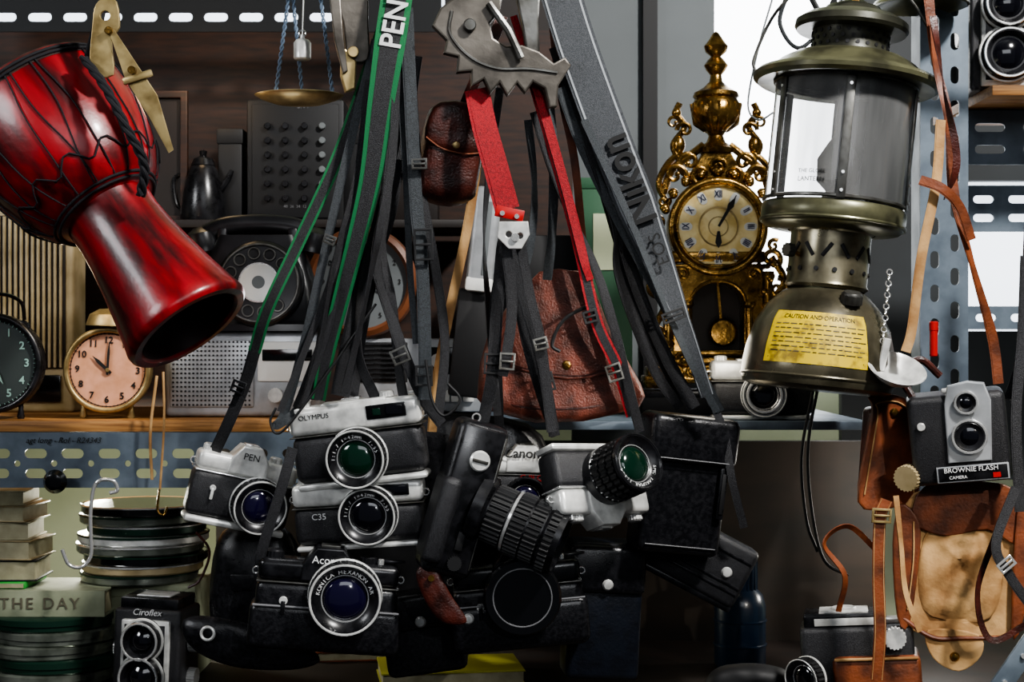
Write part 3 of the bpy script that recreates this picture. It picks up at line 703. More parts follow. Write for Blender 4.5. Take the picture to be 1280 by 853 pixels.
for a in (-.12,1.15,2.5,3.8,5.1):
    m.box((89*math.sin(a),-89*math.cos(a),306),(11,3,150),ST,1,rot=Rot(math.degrees(a),'Z'))
    for z in (240,262,370): m.cyl(2,2,CS,(90.5*math.sin(a),-90.5*math.cos(a),z),(math.sin(a),-math.cos(a),0),10)
m.torus(88,2.5,ST,(0,0,234),U,56,6); m.torus(88,2.5,ST,(0,0,384),U,56,6); t.part('globe_frame',m)
hs=MB(); hv=[];hf=[]
for j in range(2):
    for i in range(25): a=.15+i*(math.pi-.2)/24; hv.append((84*math.sin(a),-84*math.cos(a),236+j*146))
for i in range(24): hf.append([i,i+1,26+i,25+i])
hs.add(hv,hf,SHD); t.part('globe_shade_sheet',hs,label='dark curved sheet added inside globe to shade its right side')  # added sheet that darkens the right side of the globe
g=MB().text('THE GLOBE',7,INK,(0,0,262),depth=.3).text('LANTERN',8,INK,(0,0,252),depth=.3)
for i,v in enumerate(g.v): a=-.55+v.x/90; r=88-v.y; g.v[i]=Vector((r*math.sin(a),-r*math.cos(a),v.z))
t.part('lettering',g,gl)
t.part('hood_brim',MB().lathe([(84,386),(110,382),(116,386),(117,391),(112,396),(96,402),(84,412),(70,420),(50,424),(46,428)],OL,d=U,seg=64))
m=MB().lathe([(50,424),(48,430),(48,452),(52,456)],OLD,d=U,seg=40)
for r in range(3):
    for i in range(24): a=2*math.pi*(i+.5*r)/24; m.cyl(2.6,1.2,BM,(47.8*math.sin(a),-47.8*math.cos(a),431+r*8),(math.sin(a),-math.cos(a),0),8)
t.part('perforated_ring',m)
t.part('cap',MB().lathe([(48,452),(68,452),(71,456),(70,464),(58,472),(40,476),(34,484),(18,490),(10,496),(0,498)],OLD,d=U,seg=48))
t.part('top_nut',MB().knurl(8,494,506,8,BR,(0,0,0),U,.1))
t.part('bail_handle',MB().tube(smooth([(-116,0,392),(-118,0,410),(-96,0,470),(-50,0,520),(0,0,535),(50,0,520),(96,0,470),(118,0,410),(116,0,392)],6),2,ST))
t.part('filler_cap',knob(13,14,ST,(20,-62,108),(0,-.35,1),12)); t.part('valve_knob',MB().knurl(8,0,10,10,ST,(-52,-30,168),(-1,-.6,0),.08).tube([(-30,-20,160),(-52,-30,168)],3,BR))
m=MB()
for i in range(16):
    z=150-i*7; m.torus(3.4,.9,CS,(62,-66,z),(1,0,0) if i%2 else F,10,5)
t.part('chain',m)
t.part('hanging_cup',MB().lathe([(0,-14),(10,-13),(24,-4),(32,4),(36,8),(35,9),(30,6),(22,-2),(0,-9)],CH,(78,-78,28),(.05,-.55,.8),32).cyl(5,40,CH,(62,-68,30),(.1,-.1,1),12,1),label='small metal cup on a chain')
cord('hanging_wire','cable','thin grey wire hanging beside the lantern',[(968,-10,.2),(948,60,.2),(935,130,.2),(948,150,.19),(968,140,.19)],1.4,GREY)
cord('hanging_cable','cable','dark twisted cable loop above lantern',[(985,-10,.15),(975,30,.15),(1000,60,.14),(1040,20,.14),(1060,-10,.14)],3,GRD)
cord('hanging_cable','cable','dark cable hanging above lantern hood',[(1010,-10,.12),(1030,20,.12),(1048,-10,.12)],4,BM)
t=T('oil_lamp_reflector','lamp','olive enamel lamp reflector hanging above lantern',1150,-2,.1)
t.part('reflector',MB().lathe([(0,14),(30,10),(56,-4),(60,-10),(57,-11),(30,2),(0,6)],OL,d=U,seg=40)); t.part('stem',MB().cyl(6,30,OL,(0,0,10),U,16,1))
# ================================================================ TLR cameras
def tlr(t,w,h,d,r,name,txtm=WTX,up=GBK):
    t.part('body',MB().box((0,0,h/2),(w,d,h),BL,5,3)); t.part('front_plate',MB().box((0,-d/2-3,h*.46),(w*.72,8,h*.86),CH,3).box((0,-d/2-7.4,h*.46),(w*.64,1.2,h*.8),CH,.6).box((0,-d/2-8,h*.46),(w*.6,1.2,h*.76),BP,.6))
    t.part('viewing_hood',MB().box((0,0,h+6),(w*.86,d*.86,14),BP,2).box((0,0,h+13),(w*.5,d*.5,3),CH,1))
    if name: t.part('lettering',MB().text(name,h*.1,txtm,(0,-d/2-2,h*.965),shear=.25,depth=.8))
    for z,rr,nm in ((h*.68,r*.92,'viewing_lens'),(h*.28,r,'taking_lens')):
        q=MB().lathe([(rr*1.12,0),(rr*1.12,8),(rr,12),(rr,20),(rr*.88,20),(rr*.7,12),(0,11)],BP,(0,-d/2-6,z),F,40).torus(rr*.96,1.6,CS,(0,-d/2-26,z),F,40,6).torus(rr*1.1,2,CH,(0,-d/2-14,z),F,40,6)
        o=t.part(nm,q); t.part('lens_glass',MB().lathe([(0,18),(rr*.4,16),(rr*.68,11)],up,(0,-d/2-6,z),F,28),o)
    for s,z in ((1,h*.6),(1,h*.22),(-1,h*.5)): t.part('focus_knob',MB().knurl(h*.1,0,10,20,CH,(s*w/2,0,z),(s,0,0),.04))
tlr(T('twin_lens_camera','camera','black twin-lens reflex camera on lower shelf',194,868,.13,(2,-8,0)),86,112,74,25,'Ciroflex')
q=wp(1247,124,.2)
tlr(T('twin_lens_camera','camera','black twin-lens reflex camera on upper board',1250,0,.2,(0,-6,0),pos=Vector((wp(1250,0,.17).x,.17,q.z))),84,150,70,30,'')
# ================================================================ RIGHT SIDE
t=T('viewfinder_camera','camera','silver and black compact camera with ribbed lens ring',952,shpy(.155)-37,.155,(0,0,0))
rangefinder(t,128,74,30,0,-6,28,10,'',GBK)
t.part('ribbed_ring',MB().kring(27,16,24,36,CS,(0,0,-6),F,.05).torus(21,2,CS,(0,-25,-6),F,40,6))
t=T('box_camera','camera','black box camera with silver front plate',1198,545,.0,(-6,-14,4))
t.part('body',MB().box((0,0,0),(118,60,112),BL,9,4)); 
fp=t.part('front_plate',MB().plate([(-22,-34),(30,-34),(36,40),(30,62),(10,66),(-14,62),(-20,40)],8,SLV,(6,-32,6),bev=2,sm=0),label='silver front plate')
for z,r in ((46,13),(4,20)):
    o=t.part('lens' if z<20 else 'viewfinder',MB().lathe([(r,0),(r,5),(r*.85,7),(r*.7,6),(0,4)],BP,(12,-35,z),F,32).torus(r,1.8,CS,(12,-41,z),F,32,6),fp)
    t.part('lens_glass',MB().lathe([(0,7),(r*.4,6),(r*.62,4)],GBK,(12,-36,z),F,24),o)
t.part('nameplate',MB().box((12,-33,-42),(86,4,22),BP,1).box((12,-35,-42),(86,1,20),SLV,.3).box((12,-35.6,-42),(82,1,17),BP,.3).text('BROWNIE FLASH',8.5,WTX,(10,-37,-37)).text('CAMERA',5.5,WTX,(-6,-37,-46)).box((40,-36.8,-46),(9,.8,6),REDP))
t.part('winding_knob',MB().knurl(16,0,16,22,CRM,(-62,-14,-44),(-.5,-1,0),.04)); t.part('shutter_button',MB().cyl(5,8,CH,(-44,-30,20),F,16,1)); t.part('top_catch',MB().box((0,0,58),(30,12,5),CH,1.5))
strap(t,[(1262,500,-.01),(1278,440,-.01),(1285,330,0),(1290,200,0)],14,BKW)
t.part('carry_strap',MB().tube(P3([(1142,500,.0),(1128,470,.01),(1150,450,.01),(1175,470,.01)]),5*K,LD),world=True)
t=T('leather_camera_case','leather case','open brown leather case with stitched edge',1115,560,.04,(4,10,0))
t.part('front_flap',MB().plate([(-40,-70),(-30,40),(-34,62),(10,64),(34,30),(38,-60),(10,-74)],7,LT,bev=2,sm=4),label='curved reddish brown leather flap')
t.part('stitching',MB().tube([Vector(p) for p in smooth([(-34,-5,-60),(-24,-5,36),(-26,-5,54),(6,-5,56),(27,-5,26),(31,-5,-54)],6)],1,LI,6))
t.part('snap',MB().lathe([(0,4),(4,3),(6,0)],BR,(-2,-4,44),F,16)); t.part('inner_box',MB().box((4,26,-6),(60,36,110),LD,8,3))
t=T('leather_camera_case','leather case','open tan leather case showing pale suede lining',1200,705,.02,(3,-10,0))
t.part('back_panel',MB().plate([(-70,-70),(-56,-88),(-10,-96),(10,-90),(50,-92),(70,-60),(66,20),(70,84),(40,102),(-40,92),(-70,70),(-62,0)],6,LI,bev=2,sm=2),label='pale suede lined panel')
t.part('shade_flap',MB().plate([(-60,50),(-46,96),(44,104),(74,76),(66,30),(30,46),(-20,34)],5,LT,(0,-7,0),bev=1.5,sm=3))  # brown piece stands for the upper suede lying in shadow
t.part('lining_fold',MB().pillow([(-44,-60),(40,-64),(50,30),(20,44),(-20,36),(-46,30)],7,LI,(0,-3,0),nz=9,n=10))
t.part('side_wall',MB().plate([(-74,-70),(-58,-78),(-50,20),(-56,56),(-78,70),(-84,20)],9,LT,(0,-10,0),bev=2.5,sm=3)); t.part('side_wall',MB().plate([(64,-76),(78,-60),(84,70),(64,88)],9,LT,(0,-10,0),bev=2.5,sm=3))
t.part('rolled_edge',MB().tube([Vector(p) for p in smooth([(-66,-12,-72),(-30,-16,-92),(10,-14,-90),(58,-12,-86)],6)],3,LT))
t.part('stitching',MB().tube([Vector(p) for p in smooth([(-62,-16,-60),(-58,-16,0),(-60,-16,50)],6)],1,LI,6))
t.part('front_tongue',MB().plate([(-36,-84),(24,-84),(30,-110),(4,-132),(-28,-118)],5,LI,(0,-12,0),bev=1.5,sm=4)); t.part('snap',MB().lathe([(0,4),(4,3),(6,0)],BR,(-2,-15,-114),F,16))
strap(t,[(1108,625,-.03),(1100,650,-.03),(1098,720,-.03),(1100,790,-.03),(1096,850,-.03)],15,LT,buckles=[(1102,645,24,18,3,BR2)],stitch=LI)
strap(t,[(1098,690,-.02),(1060,658,-.02),(1030,680,-.02),(1056,720,-.02),(1048,765,-.01)],7,LT,tw=[0,.6,.9,.3,0])
strap(t,[(1270,610,-.04),(1245,680,-.05),(1262,720,-.05),(1290,760,-.05)],12,BKW,buckles=[(1258,706,22,14,-40,CS)])
strap(t,[(1248,660,-.035),(1222,740,-.035),(1238,800,-.035),(1285,780,-.035)],8,LD,tw=[0,.6,.2,0])
strap(t,[(1120,620,-.02),(1126,680,-.02),(1132,740,-.02),(1150,790,-.02)],7,LI,tw=[0,.5,.2,0])
t=T('folding_camera','camera','black camera standing in a brown leather half case',1074,842,.055,(-4,-12,0))
t.part('body',MB().box((0,0,14),(138,64,100),BL,7,3)); t.part('focus_hood',MB().box((-14,0,70),(98,54,18),BP,3).box((-14,-28,70),(72,2,9),CH,.5).box((-14,0,80),(60,38,3),CH,1).torus(14,2,CH,(-14,0,82),U,24,6)); t.part('flash_shoe',MB().box((46,0,66),(22,24,6),CH,1))
t.part('half_case',MB().box((22,-6,-14),(106,70,84),LT,8,3).tube([(-28,-43,26),(72,-43,26)],2,LI)); lens(t,(-58,-32,4),26,20,(-.7,-.9,0),GBK,CH)
t.part('knob',MB().knurl(13,0,12,18,CH,(46,-32,50),F,.05))
solo('dark_camera_bag','camera bag','dark soft bag lying on lower shelf',MB().pillow([(-52,-20),(44,-20),(56,0),(40,20),(-10,26),(-50,14)],22,BM,nz=4,p=4).box((0,-22,0),(40,3,8),BM,1),938,856,.1)
t=T('blue_bottle','bottle','blue plastic bottle with ribbed cap',925,zpx(lowz,.25)-1,.25)
t.part('bottle_body',MB().lathe([(0,0),(28,0),(32,6),(32,78),(28,92),(20,100)],BOT,d=U,seg=36).torus(32,1.6,BOT,(0,0,60),U,36,6).torus(32,1.6,BOT,(0,0,30),U,36,6)); t.part('cap',MB().knurl(21,98,136,20,BOT,(0,0,0),U,.04))
lone('leather_strap','strap','reddish brown leather strap tied in a knot',[(1160,-10,-.02),(1170,80,-.02),(1186,150,-.03),(1192,240,-.03),(1215,330,-.03),(1240,420,-.02),(1248,480,-.02)],13,LT,ws=[1,.9,.8,1,.7,1,1],tw=[0,.5,-.4,0,.6,0,0])
lone('leather_strap','strap','pale tan leather strap hanging from hook',[(1176,150,-.04),(1170,230,-.04),(1152,320,-.04),(1140,410,-.04),(1132,440,-.04)],12,LI)
lone('leather_strap','strap','dark brown leather strap end crossing a knot',[(1150,225,-.045),(1178,236,-.05),(1200,260,-.045),(1214,300,-.04)],12,LT)
lone('leather_strap','strap','twisted dark leather strap by the post',[(1166,20,-.03),(1180,110,-.04),(1196,200,-.045),(1180,250,-.04)],9,LD,tw=[0,1.5,3,4.5])
lone('leather_strap','strap','dark leather strap hanging along bright window',[(1282,320,-.02),(1278,420,-.02),(1270,520,-.03),(1275,640,-.03)],13,BKW)
cord('black_cable','cable','thin black cable hanging over the brown board',[(1025,470,.1),(1010,560,.1),(1015,640,.1),(1030,700,.1),(1060,720,.1)],2.2,BM)
cord('black_cable','cable','thin black cable hanging over the brown board',[(1018,480,.11),(1002,570,.11),(1008,650,.11),(1022,690,.11)],2.2,BM)
t=T('red_marker','pen','red plastic marker tucked behind the post',1167,428,.1); t.part('barrel',MB().cyl(5,34,REDP,(0,0,-18),U,16,1)); t.part('cap',MB().cyl(5.6,12,REDP,(0,0,14),U,16,1))
# ================================================================ CAMERA CLUSTER
t=T('film_camera','camera','silver and black reflex camera tilted on a green strap',300,616,.045,(14,20,0))
slr(t,128,90,36,CH,BL,-8,20,34,28,'PEN',INK,rim=CH)
strap(t,[(498,-20,-.01),(470,60,-.012),(425,190,-.02),(375,300,-.02),(335,385,-.02),(318,440,-.01)],16,BKW,edge=GRN,label='green-edged black strap')
strap(t,[(318,440,-.01),(306,480,0),(285,530,.01),(265,572,.03)],15,BKW,buckles=[(298,484,18,16,20,BP)])
t=T('film_camera','camera','silver rangefinder camera with black leatherette',450,553,-.005,(-7,-6,3))
rangefinder(t,166,104,40,0,-16,37,26,'OLYMPUS',GGR)
strap(t,[(470,50,-.02),(440,170,-.03),(405,320,-.03),(380,430,-.025),(356,515,-.015),(345,532,-.02),(362,522,-.02),(372,512,-.01)],11,SLW)
t=T('film_camera','camera','black leatherette compact camera with round lens',451,642,.004,(-4,-4,4))
rangefinder(t,164,84,38,14,2,36,24,'',GBK,BL,CH,'C35')
t=T('film_camera','camera','black reflex camera in leather half case',408,752,-.015,(5,6,2))
slr(t,176,104,44,BP,BL2,14,22,45,34,'Acom-1',WTX,glass=GPU,rim=CH,ltxt='KONICA HEXANON AR')
t.part('half_case',MB().box((0,2,-32),(188,52,58),BL2,10,4).tube([(-90,-25,-5),(90,-25,-5)],1.6,GTX),label='black leather half case')
strap(t,[(345,690,-.02),(325,700,-.03),(352,610,-.04),(366,560,-.04)],13,BKW)
solo('leather_case_flap','leather case','dark worn leather case flap hanging below cameras',MB().pillow([(-85,24),(-60,34),(0,24),(60,4),(88,-22),(50,-34),(-20,-30),(-70,-8)],12,BL2,nz=3).torus(8,2,CH,(-50,-13,14)),312,804,.035,(0,0,0))
solo('camera_bag','camera bag','maroon-black leather bag hanging behind cameras',MB().pillow([(-40,80),(30,90),(60,40),(50,-60),(20,-90),(-40,-80),(-56,-10)],26,BL2,nz=5).box((0,-26,20),(50,3,20),BL2,1),318,745,.09)
t=T('film_camera','camera','black camera hung sideways with long zoom lens',577,622,-.03,(16,14,0))
t.part('body',MB().box((0,0,0),(66,54,196),BL2,12,4)); t.part('side_plate',MB().box((0,-26,2),(54,6,182),BP,3,2)); t.part('rewind_knob',MB().lathe([(0,5),(11,5),(13,3),(13,0)],CH,(2,-29,52),F,28).box((2,-35,52),(20,2,4),ST,.5))
t.part('grip',MB().box((-22,-6,-30),(26,60,110),BL,9,3)); t.part('strap_lug',MB().torus(5,1.2,CS,(-10,0,101),F,16,6)); t.part('mode_switch',MB().box((6,-30,-50),(10,4,24),BM,1.5))
t.part('trim_line',MB().box((27,-29,2),(1.4,1.4,170),ST,.3)); t.part('shutter_dial',MB().knurl(9,0,6,18,BM,(6,-29,-78),F,.05))
dz=Vector((.93,-.42,-.1)).normalized(); c=Vector((20,-8,-6))
o=t.part('lens',MB().lathe([(44,0),(44,14),(36,18),(36,48),(39,50),(39,92),(43,96),(43,116),(38,116),(30,104),(0,102)],BP,tuple(c),tuple(dz),44))
for a,b2,r,n2 in ((20,44,37.5,34),(52,70,40.5,40),(73,90,40.5,40),(97,108,44.5,40)): t.part('focus_ring',MB().kring(r,a,b2,n2,BM,tuple(c),tuple(dz),.03),o)
t.part('marker_ring',MB().lathe([(38,46),(40,47),(40,50),(38,51)],CS,tuple(c),tuple(dz),40),o); t.part('front_glass',MB().lathe([(0,114),(16,111),(30,105)],GPU,tuple(c),tuple(dz),32),o)
strap(t,[(604,528,-.02),(615,470,-.03),(622,380,-.035),(628,310,-.035),(634,290,-.035)],15,BKW,buckles=[(616,455,22,26,2,BM)])
t=T('film_camera','camera','silver topped reflex camera behind zoom lens',655,612,.075,(2,4,0))
slr(t,126,84,36,WHT,BL,-10,0,28,18,None,INK)
t.part('lettering',MB().text('Canon',17,INK,(-6,-22,46),bold=.3),t.e); t.part('lettering',MB().text('G-III QL',10,REDP,(10,-19,16)),t.e)
strap(t,[(625,570,.05),(622,470,.0),(618,380,-.02),(640,300,-.03),(652,400,-.02),(672,480,-.01),(694,545,.03)],12,BKW,buckles=[(683,478,20,24,-15,BM)])
t=T('film_camera','camera','silver and black reflex camera hanging upside down, lens outward',742,602,-.02,orient((.56,-.74,.34),(.2,-.35,-1)))
o=slr(t,142,90,38,CH,BL,0,-4,37,68,None,INK,tpf=.36,glass=GGR,ltxt='SMC TAKUMAR 1:1.4',rings=3)
m=MB()
for i in range(24):
    a=2*math.pi*i/24; m.box((-4+34.4*math.cos(a),-18-68*.255,34.4*math.sin(a)),(2,3,2),WTX,.3)
t.part('index_marks',m,o)
strap(t,[(693,545,.0),(682,480,-.02),(668,420,-.03),(650,360,-.035),(642,300,-.038)],14,BKW)
strap(t,[(790,520,.0),(772,460,-.02),(745,400,-.03),(722,300,-.035),(690,180,-.035),(655,60,-.03)],15,BKW,edge=RDW,buckles=[(768,466,20,22,-18,ST),(738,396,18,16,-16,BM)],label='black strap with red edge')
t=T('film_camera','camera','black leather-cased camera with capped lens',648,752,.005,(-5,2,4))
slr(t,160,100,42,BP,BL2,16,4,46,26,None,WTX,prism=True,cap=True)
t.part('half_case',MB().box((0,2,-26),(172,54,62),BL2,12,4).tube([(-82,-26,4),(82,-26,4)],1.2,GTX),label='black leather half case')
t.part('case_latch',MB().lathe([(0,4),(5,3),(7,0)],CH,(-64,-26,-10),F,18))
solo('leather_tag','strap','worn brown leather tab beside capped camera',MB().pillow([(-16,40),(8,44),(14,0),(20,-40),(-8,-30),(-18,0)],5,LD,nz=2).cyl(4,8,BR,(0,-2,28)),550,748,-.045,(-22,0,0))
t=T('camera_case','leather case','black leather camera case with folded flap',850,600,.04,(7,14,0))
t.part('case_body',MB().box((0,0,-6),(108,54,170),BL2,9,4)); t.part('flap',MB().box((2,-6,52),(116,62,60),BL2,10,4)); t.part('snap',MB().box((44,-33,-10),(10,5,64),BP,2).box((44,-36,-10),(5,2,50),BM,.5)); t.part('stitching',MB().tube([(-46,-28.5,-80),(46,-28.5,-80)],.8,GTX)); t.part('flap_seam',MB().tube([(-52,-38,28),(54,-38,28)],.8,GTX))
strap(t,[(900,515,.02),(880,475,-.0),(835,390,-.02),(780,290,-.03),(730,190,-.03),(700,110,-.03)],12,SLW)
t=T('camera_case','leather case','black ribbed camera case hanging at an angle',870,694,.075,(28,0,0))
t.part('case_body',MB().box((0,0,0),(136,46,80),BL,8,3)); t.part('base_plate',MB().box((0,0,-40),(132,42,8),BP,2)); t.part('snap',MB().lathe([(0,4),(5,3),(7,0)],CH,(40,-23,0),F,18)); t.part('ribs',MB().box((0,-23,-20),(126,3,3),BP,1).box((0,-23,-12),(126,3,3),BP,1).box((0,-23,22),(126,3,3),BP,1))
strap(t,[(930,660,.03),(915,600,.02),(905,540,.02),(888,500,.02)],10,BKW)
t=T('camera_case','leather case','dark navy camera case hanging under others',752,760,.065,(3,6,0))
t.part('case_body',MB().box((0,0,0),(92,60,170),NVY,8,3)); t.part('flap',MB().box((0,-3,52),(96,66,60),BL2,8,3)); t.part('snap',MB().lathe([(0,4),(5,3),(7,0)],CH,(0,-37,34),F,18))
t=T('camera_case','leather case','black shadowed camera case hanging at the bottom',530,790,.06,(-8,0,0))
t.part('case_body',MB().box((0,0,0),(100,50,100),BL2,10,3)); t.part('flap',MB().box((0,-4,30),(104,56,46),BL2,9,3)); t.part('snap',MB().lathe([(0,4),(5,3),(7,0)],CH,(0,-33,18),F,18))
t=T('camera_case','leather case','large black bag hanging behind camera cluster',560,640,.12,(0,0,0))
t.part('case_body',MB().pillow([(-100,110),(100,110),(130,0),(110,-120),(0,-150),(-110,-130),(-130,0)],20,BM,nz=6)); t.part('flap',MB().pillow([(-98,108),(98,108),(120,10),(0,-30),(-120,10)],10,BL2,(0,-16,0),nz=3))
# pouches
t=T('leather_pouch','leather pouch','dark oxblood boxy leather pouch with snap flap',563,190,.0,(8,14,0))
t.part('pouch_body',MB().pillow([(-24,56),(14,60),(34,44),(40,30),(38,-40),(34,-56),(8,-68),(-24,-66),(-36,-54),(-38,-6),(-36,38)],28,LD,nz=3,p=9,sm=2)); t.part('flap',MB().pillow([(-26,56),(12,61),(36,44),(41,30),(38,2),(18,-4),(-20,-2),(-39,8),(-37,38)],8,LD,(0,-24,0),nz=2,p=8,sm=2)); t.part('flap_edge',MB().tube([Vector(p) for p in smooth([(-38,-28,10),(-20,-31,0),(0,-32,-3),(18,-31,-2),(38,-28,4)],6)],1.2,LT,6)); t.part('snap',MB().lathe([(0,3),(4,2),(5,0)],BR2,(0,-32,6),F,16)); t.part('snap',MB().lathe([(0,3),(3,2),(4,0)],BR2,(22,-30,40),F,16))
t.part('hanging_strap',MB().ribbon(P3([(580,135,.0),(590,110,-.01),(612,60,-.01),(628,20,0)]),-7*K,7*K,2*K,LD),world=True)
t=T('leather_bag','leather bag','broad angular reddish brown pebbled leather case',702,438,.055,(2,-4,0))
out=[(-30,98),(16,100),(34,90),(58,30),(100,-38),(106,-54),(98,-70),(30,-88),(-30,-92),(-92,-78),(-104,-64),(-102,-20),(-92,20),(-58,70)]
t.part('bag_body',MB().pillow(out,22,LB,nz=3,n=12,p=14,sm=1,fr_=.03,seed=4)); 
t.part('flap',MB().plate([(-30,96),(16,98),(36,84),(60,24),(82,-10),(60,-26),(10,-36),(-60,-24),(-80,-2),(-62,50)],5,LB,(0,-25,0),bev=1.6,sm=2))
m=MB().tube([Vector(p) for p in smooth([(-60,-28.5,46),(-75,-28.5,-2),(-57,-28.5,-20),(10,-28.5,-31),(57,-28.5,-22),(76,-28.5,-8),(56,-28.5,26)],6)],.9,LD,6)
t.part('stitching',m); t.part('snap',MB().lathe([(0,3),(5,2),(6,0)],BR,(8,-28,-18),F,18)); t.part('base_seam',MB().tube([Vector(p) for p in smooth([(-100,-14,-58),(-40,-23,-72),(30,-23,-70),(100,-14,-54)],6)],1.4,LD,6))
# ---- free hanging straps
t=T('neck_strap','strap','wide black strap with green edges and white lettering',489,0,-.045)
t.part('webbing',strap_mb([(500,-30,-.045),(488,50,-.05),(476,130,-.05),(462,230,-.045),(438,330,-.035),(412,430,-.02),(398,500,-.01)],38,BKW,edge=GRN,ws=[1,1,.85,.7,.6,.5,.45]),world=True)
t.part('lettering',MB().text('PENTAX',38,WTX,(0,-9,-62),-80,al='LEFT',sx=.9,depth=1,bold=.6))
t=T('neck_strap','strap','wide slate grey strap with black embroidered lettering',775,230,-.035)
t.part('webbing',strap_mb([(694,-30,-.03),(722,60,-.035),(760,165,-.04),(795,255,-.04),(825,330,-.035),(852,400,-.03),(884,495,-.01)],50,GYW,ws=[1.0,1.0,1,1,.72,.42,.35],stitch=GYL),world=True)
t.part('lettering',MB().text('Nikon',54,INK,(10,-12,4),-111,sx=.86,depth=1,bold=1.0).text('EOS',22,INK,(48,-12,-82),-111,depth=1,spc=1.1))
t=T('neck_strap','strap','bright red strap end with riveted steel clasp',620,190,-.05)
t.part('webbing',strap_mb([(596,112,-.04),(606,160,-.055),(620,210,-.06),(634,262,-.06)],30,RDW),world=True)
t.part('leather_tip',MB().box((17,-13,-78),(36,4,14),REDP,1,rot=Rot(12,'Y')).cyl(3,4,CS,(8,-14,-78)).cyl(3,4,CS,(26,-14,-82)))
t.part('clasp',MB().plate([(-18,12),(18,12),(20,-4),(10,-22),(-6,-22),(-20,-8)],5,CH,(22,-13,-100),bev=1,holes=[oval(-6,-4,8,8),oval(8,-6,8,8)]).cyl(5,7,CS,(24,-13,-108)))
t.part('strap_tail',strap_mb([(632,302,-.055),(640,380,-.05),(634,440,-.045),(628,470,-.04)],13,BKW),world=True)
t.part('strap_tail',strap_mb([(650,302,-.055),(662,370,-.05),(676,430,-.045),(690,540,-.03)],13,BKW),world=True)
L=[('thin red webbing strap',[(642,20,-.03),(676,130,-.04),(705,230,-.04),(728,320,-.04),(738,350,-.035)],9,RDW,None),
('slate grey webbing strap with buckle',[(508,10,-.04),(513,120,-.045),(520,250,-.045),(528,340,-.045),(531,430,-.04),(531,500,-.03)],16,SLW,None),
('narrow slate webbing strap',[(500,-10,-.03),(502,120,-.04),(508,230,-.04),(512,330,-.035),(520,430,-.03)],8,SLW,None),
('black webbing strap',[(494,120,-.03),(482,250,-.035),(470,330,-.035),(490,400,-.03),(508,450,-.03),(530,500,-.02),(552,530,-.01)],14,BKW,[0,.4,.9,0,0,.3]),
('wide black webbing strap',[(486,100,-.022),(488,240,-.02),(462,330,-.018),(440,420,-.015),(425,495,-.01)],24,BKW,None),
('dark olive webbing strap',[(476,120,-.02),(450,240,-.018),(420,330,-.016),(402,420,-.012),(392,500,-.005)],12,SLW,[0,.5,0,-.5,0]),
('black webbing strap',[(520,70,-.01),(500,200,.0),(470,320,.0),(450,420,.0),(440,495,.0)],16,BKW,None),
('tan leather strap',[(600,180,.02),(585,280,.02),(562,390,.02),(545,480,.02),(540,540,.02)],12,LI,None),
('black webbing strap',[(668,140,-.015),(700,240,-.02),(742,330,-.02),(765,400,-.02),(785,480,-.02),(800,540,-.01)],12,BKW,[0,1,.3,-.5,0]),
('black webbing strap',[(625,110,-.02),(612,210,-.02),(605,300,-.01),(612,400,0),(622,520,0)],10,BKW,[0,.6,1.5,.6,0]),
('black webbing strap',[(722,120,-.01),(765,240,-.015),(790,340,-.01),(830,440,0),(868,510,.01)],16,BKW,None),
('narrow black strap',[(690,60,-.01),(740,200,-.01),(770,300,0),(800,400,0),(850,500,.02)],8,BKW,None),
('brown leather strap',[(690,20,-.01),(700,110,-.01),(718,200,-.01),(728,300,0),(735,360,.01)],10,LT,None),
('thin slate strap',[(660,150,-.01),(668,230,-.01),(664,300,-.01),(650,360,0)],10,SLW,[0,1,0,1]),
('twisted black strap',[(506,60,-.03),(497,170,-.03),(476,260,-.03),(455,350,-.025),(448,440,-.02),(470,500,-.01)],13,BKW,[0,1.2,.2,-.9,0]),
('black strap',[(472,90,-.03),(452,200,-.03),(436,300,-.03),(412,400,-.025),(384,480,-.02),(372,510,-.015)],13,BKW,[.3,0,-.5,0,.4]),
('thin black strap',[(480,60,-.035),(462,190,-.035),(430,300,-.035),(396,400,-.03),(350,515,-.03)],8,BKW,None),
('black strap',[(514,100,-.02),(524,220,-.02),(545,340,-.01),(556,430,0),(548,520,0)],12,BKW,[0,.8,-.4,.5,0]),
('black strap',[(500,200,-.028),(478,300,-.028),(490,380,-.028),(500,470,-.02),(505,500,-.015)],12,BKW,[0,1,0,-.4,0]),
('charcoal strap',[(684,100,-.02),(692,200,-.02),(690,290,-.01),(684,350,0)],12,SLW,[.5,-.3,.6,0]),
('black strap with loop',[(702,90,-.025),(745,210,-.03),(768,280,-.025),(772,340,-.02),(800,420,-.01),(822,470,0),(850,510,.01)],13,BKW,[0,.4,1.2,.3,0,0]),
('slate strap',[(730,150,-.045),(790,280,-.045),(830,380,-.04),(862,450,-.03),(896,515,-.01)],9,SLW,[0,.3,.8,.2,0]),
('thin black strap',[(460,100,-.04),(445,220,-.04),(420,320,-.04),(400,430,-.035),(380,505,-.03)],7,BKW,[0,.5,1.2,.4]),
('black strap',[(496,90,-.05),(490,200,-.05),(474,290,-.05),(466,330,-.045),(452,400,-.04),(430,492,-.03)],10,BKW,[0,.3,.9,1.3,.5])]
for lb,p,w,m,tw in L: lone('neck_strap','strap',lb+' hanging among cameras',p,w,m,tw=tw)
for (x,y_,w,h,a,yy,bm) in ((529,306,24,40,-2,-.052,BM),(530,470,22,26,0,-.045,BM),(500,445,22,20,-24,-.04,ST),(524,205,20,14,-2,-.052,ST),(842,395,30,14,-20,-.045,BM),(412,300,16,12,20,-.045,ST),(634,452,20,22,4,-.05,ST),(676,430,18,16,-14,-.05,ST)):
    b=buckle_mb(w,h,bm); solo('strap_buckle','buckle','small buckle clipped on a hanging strap',b,x,y_,yy,(a,0,0))
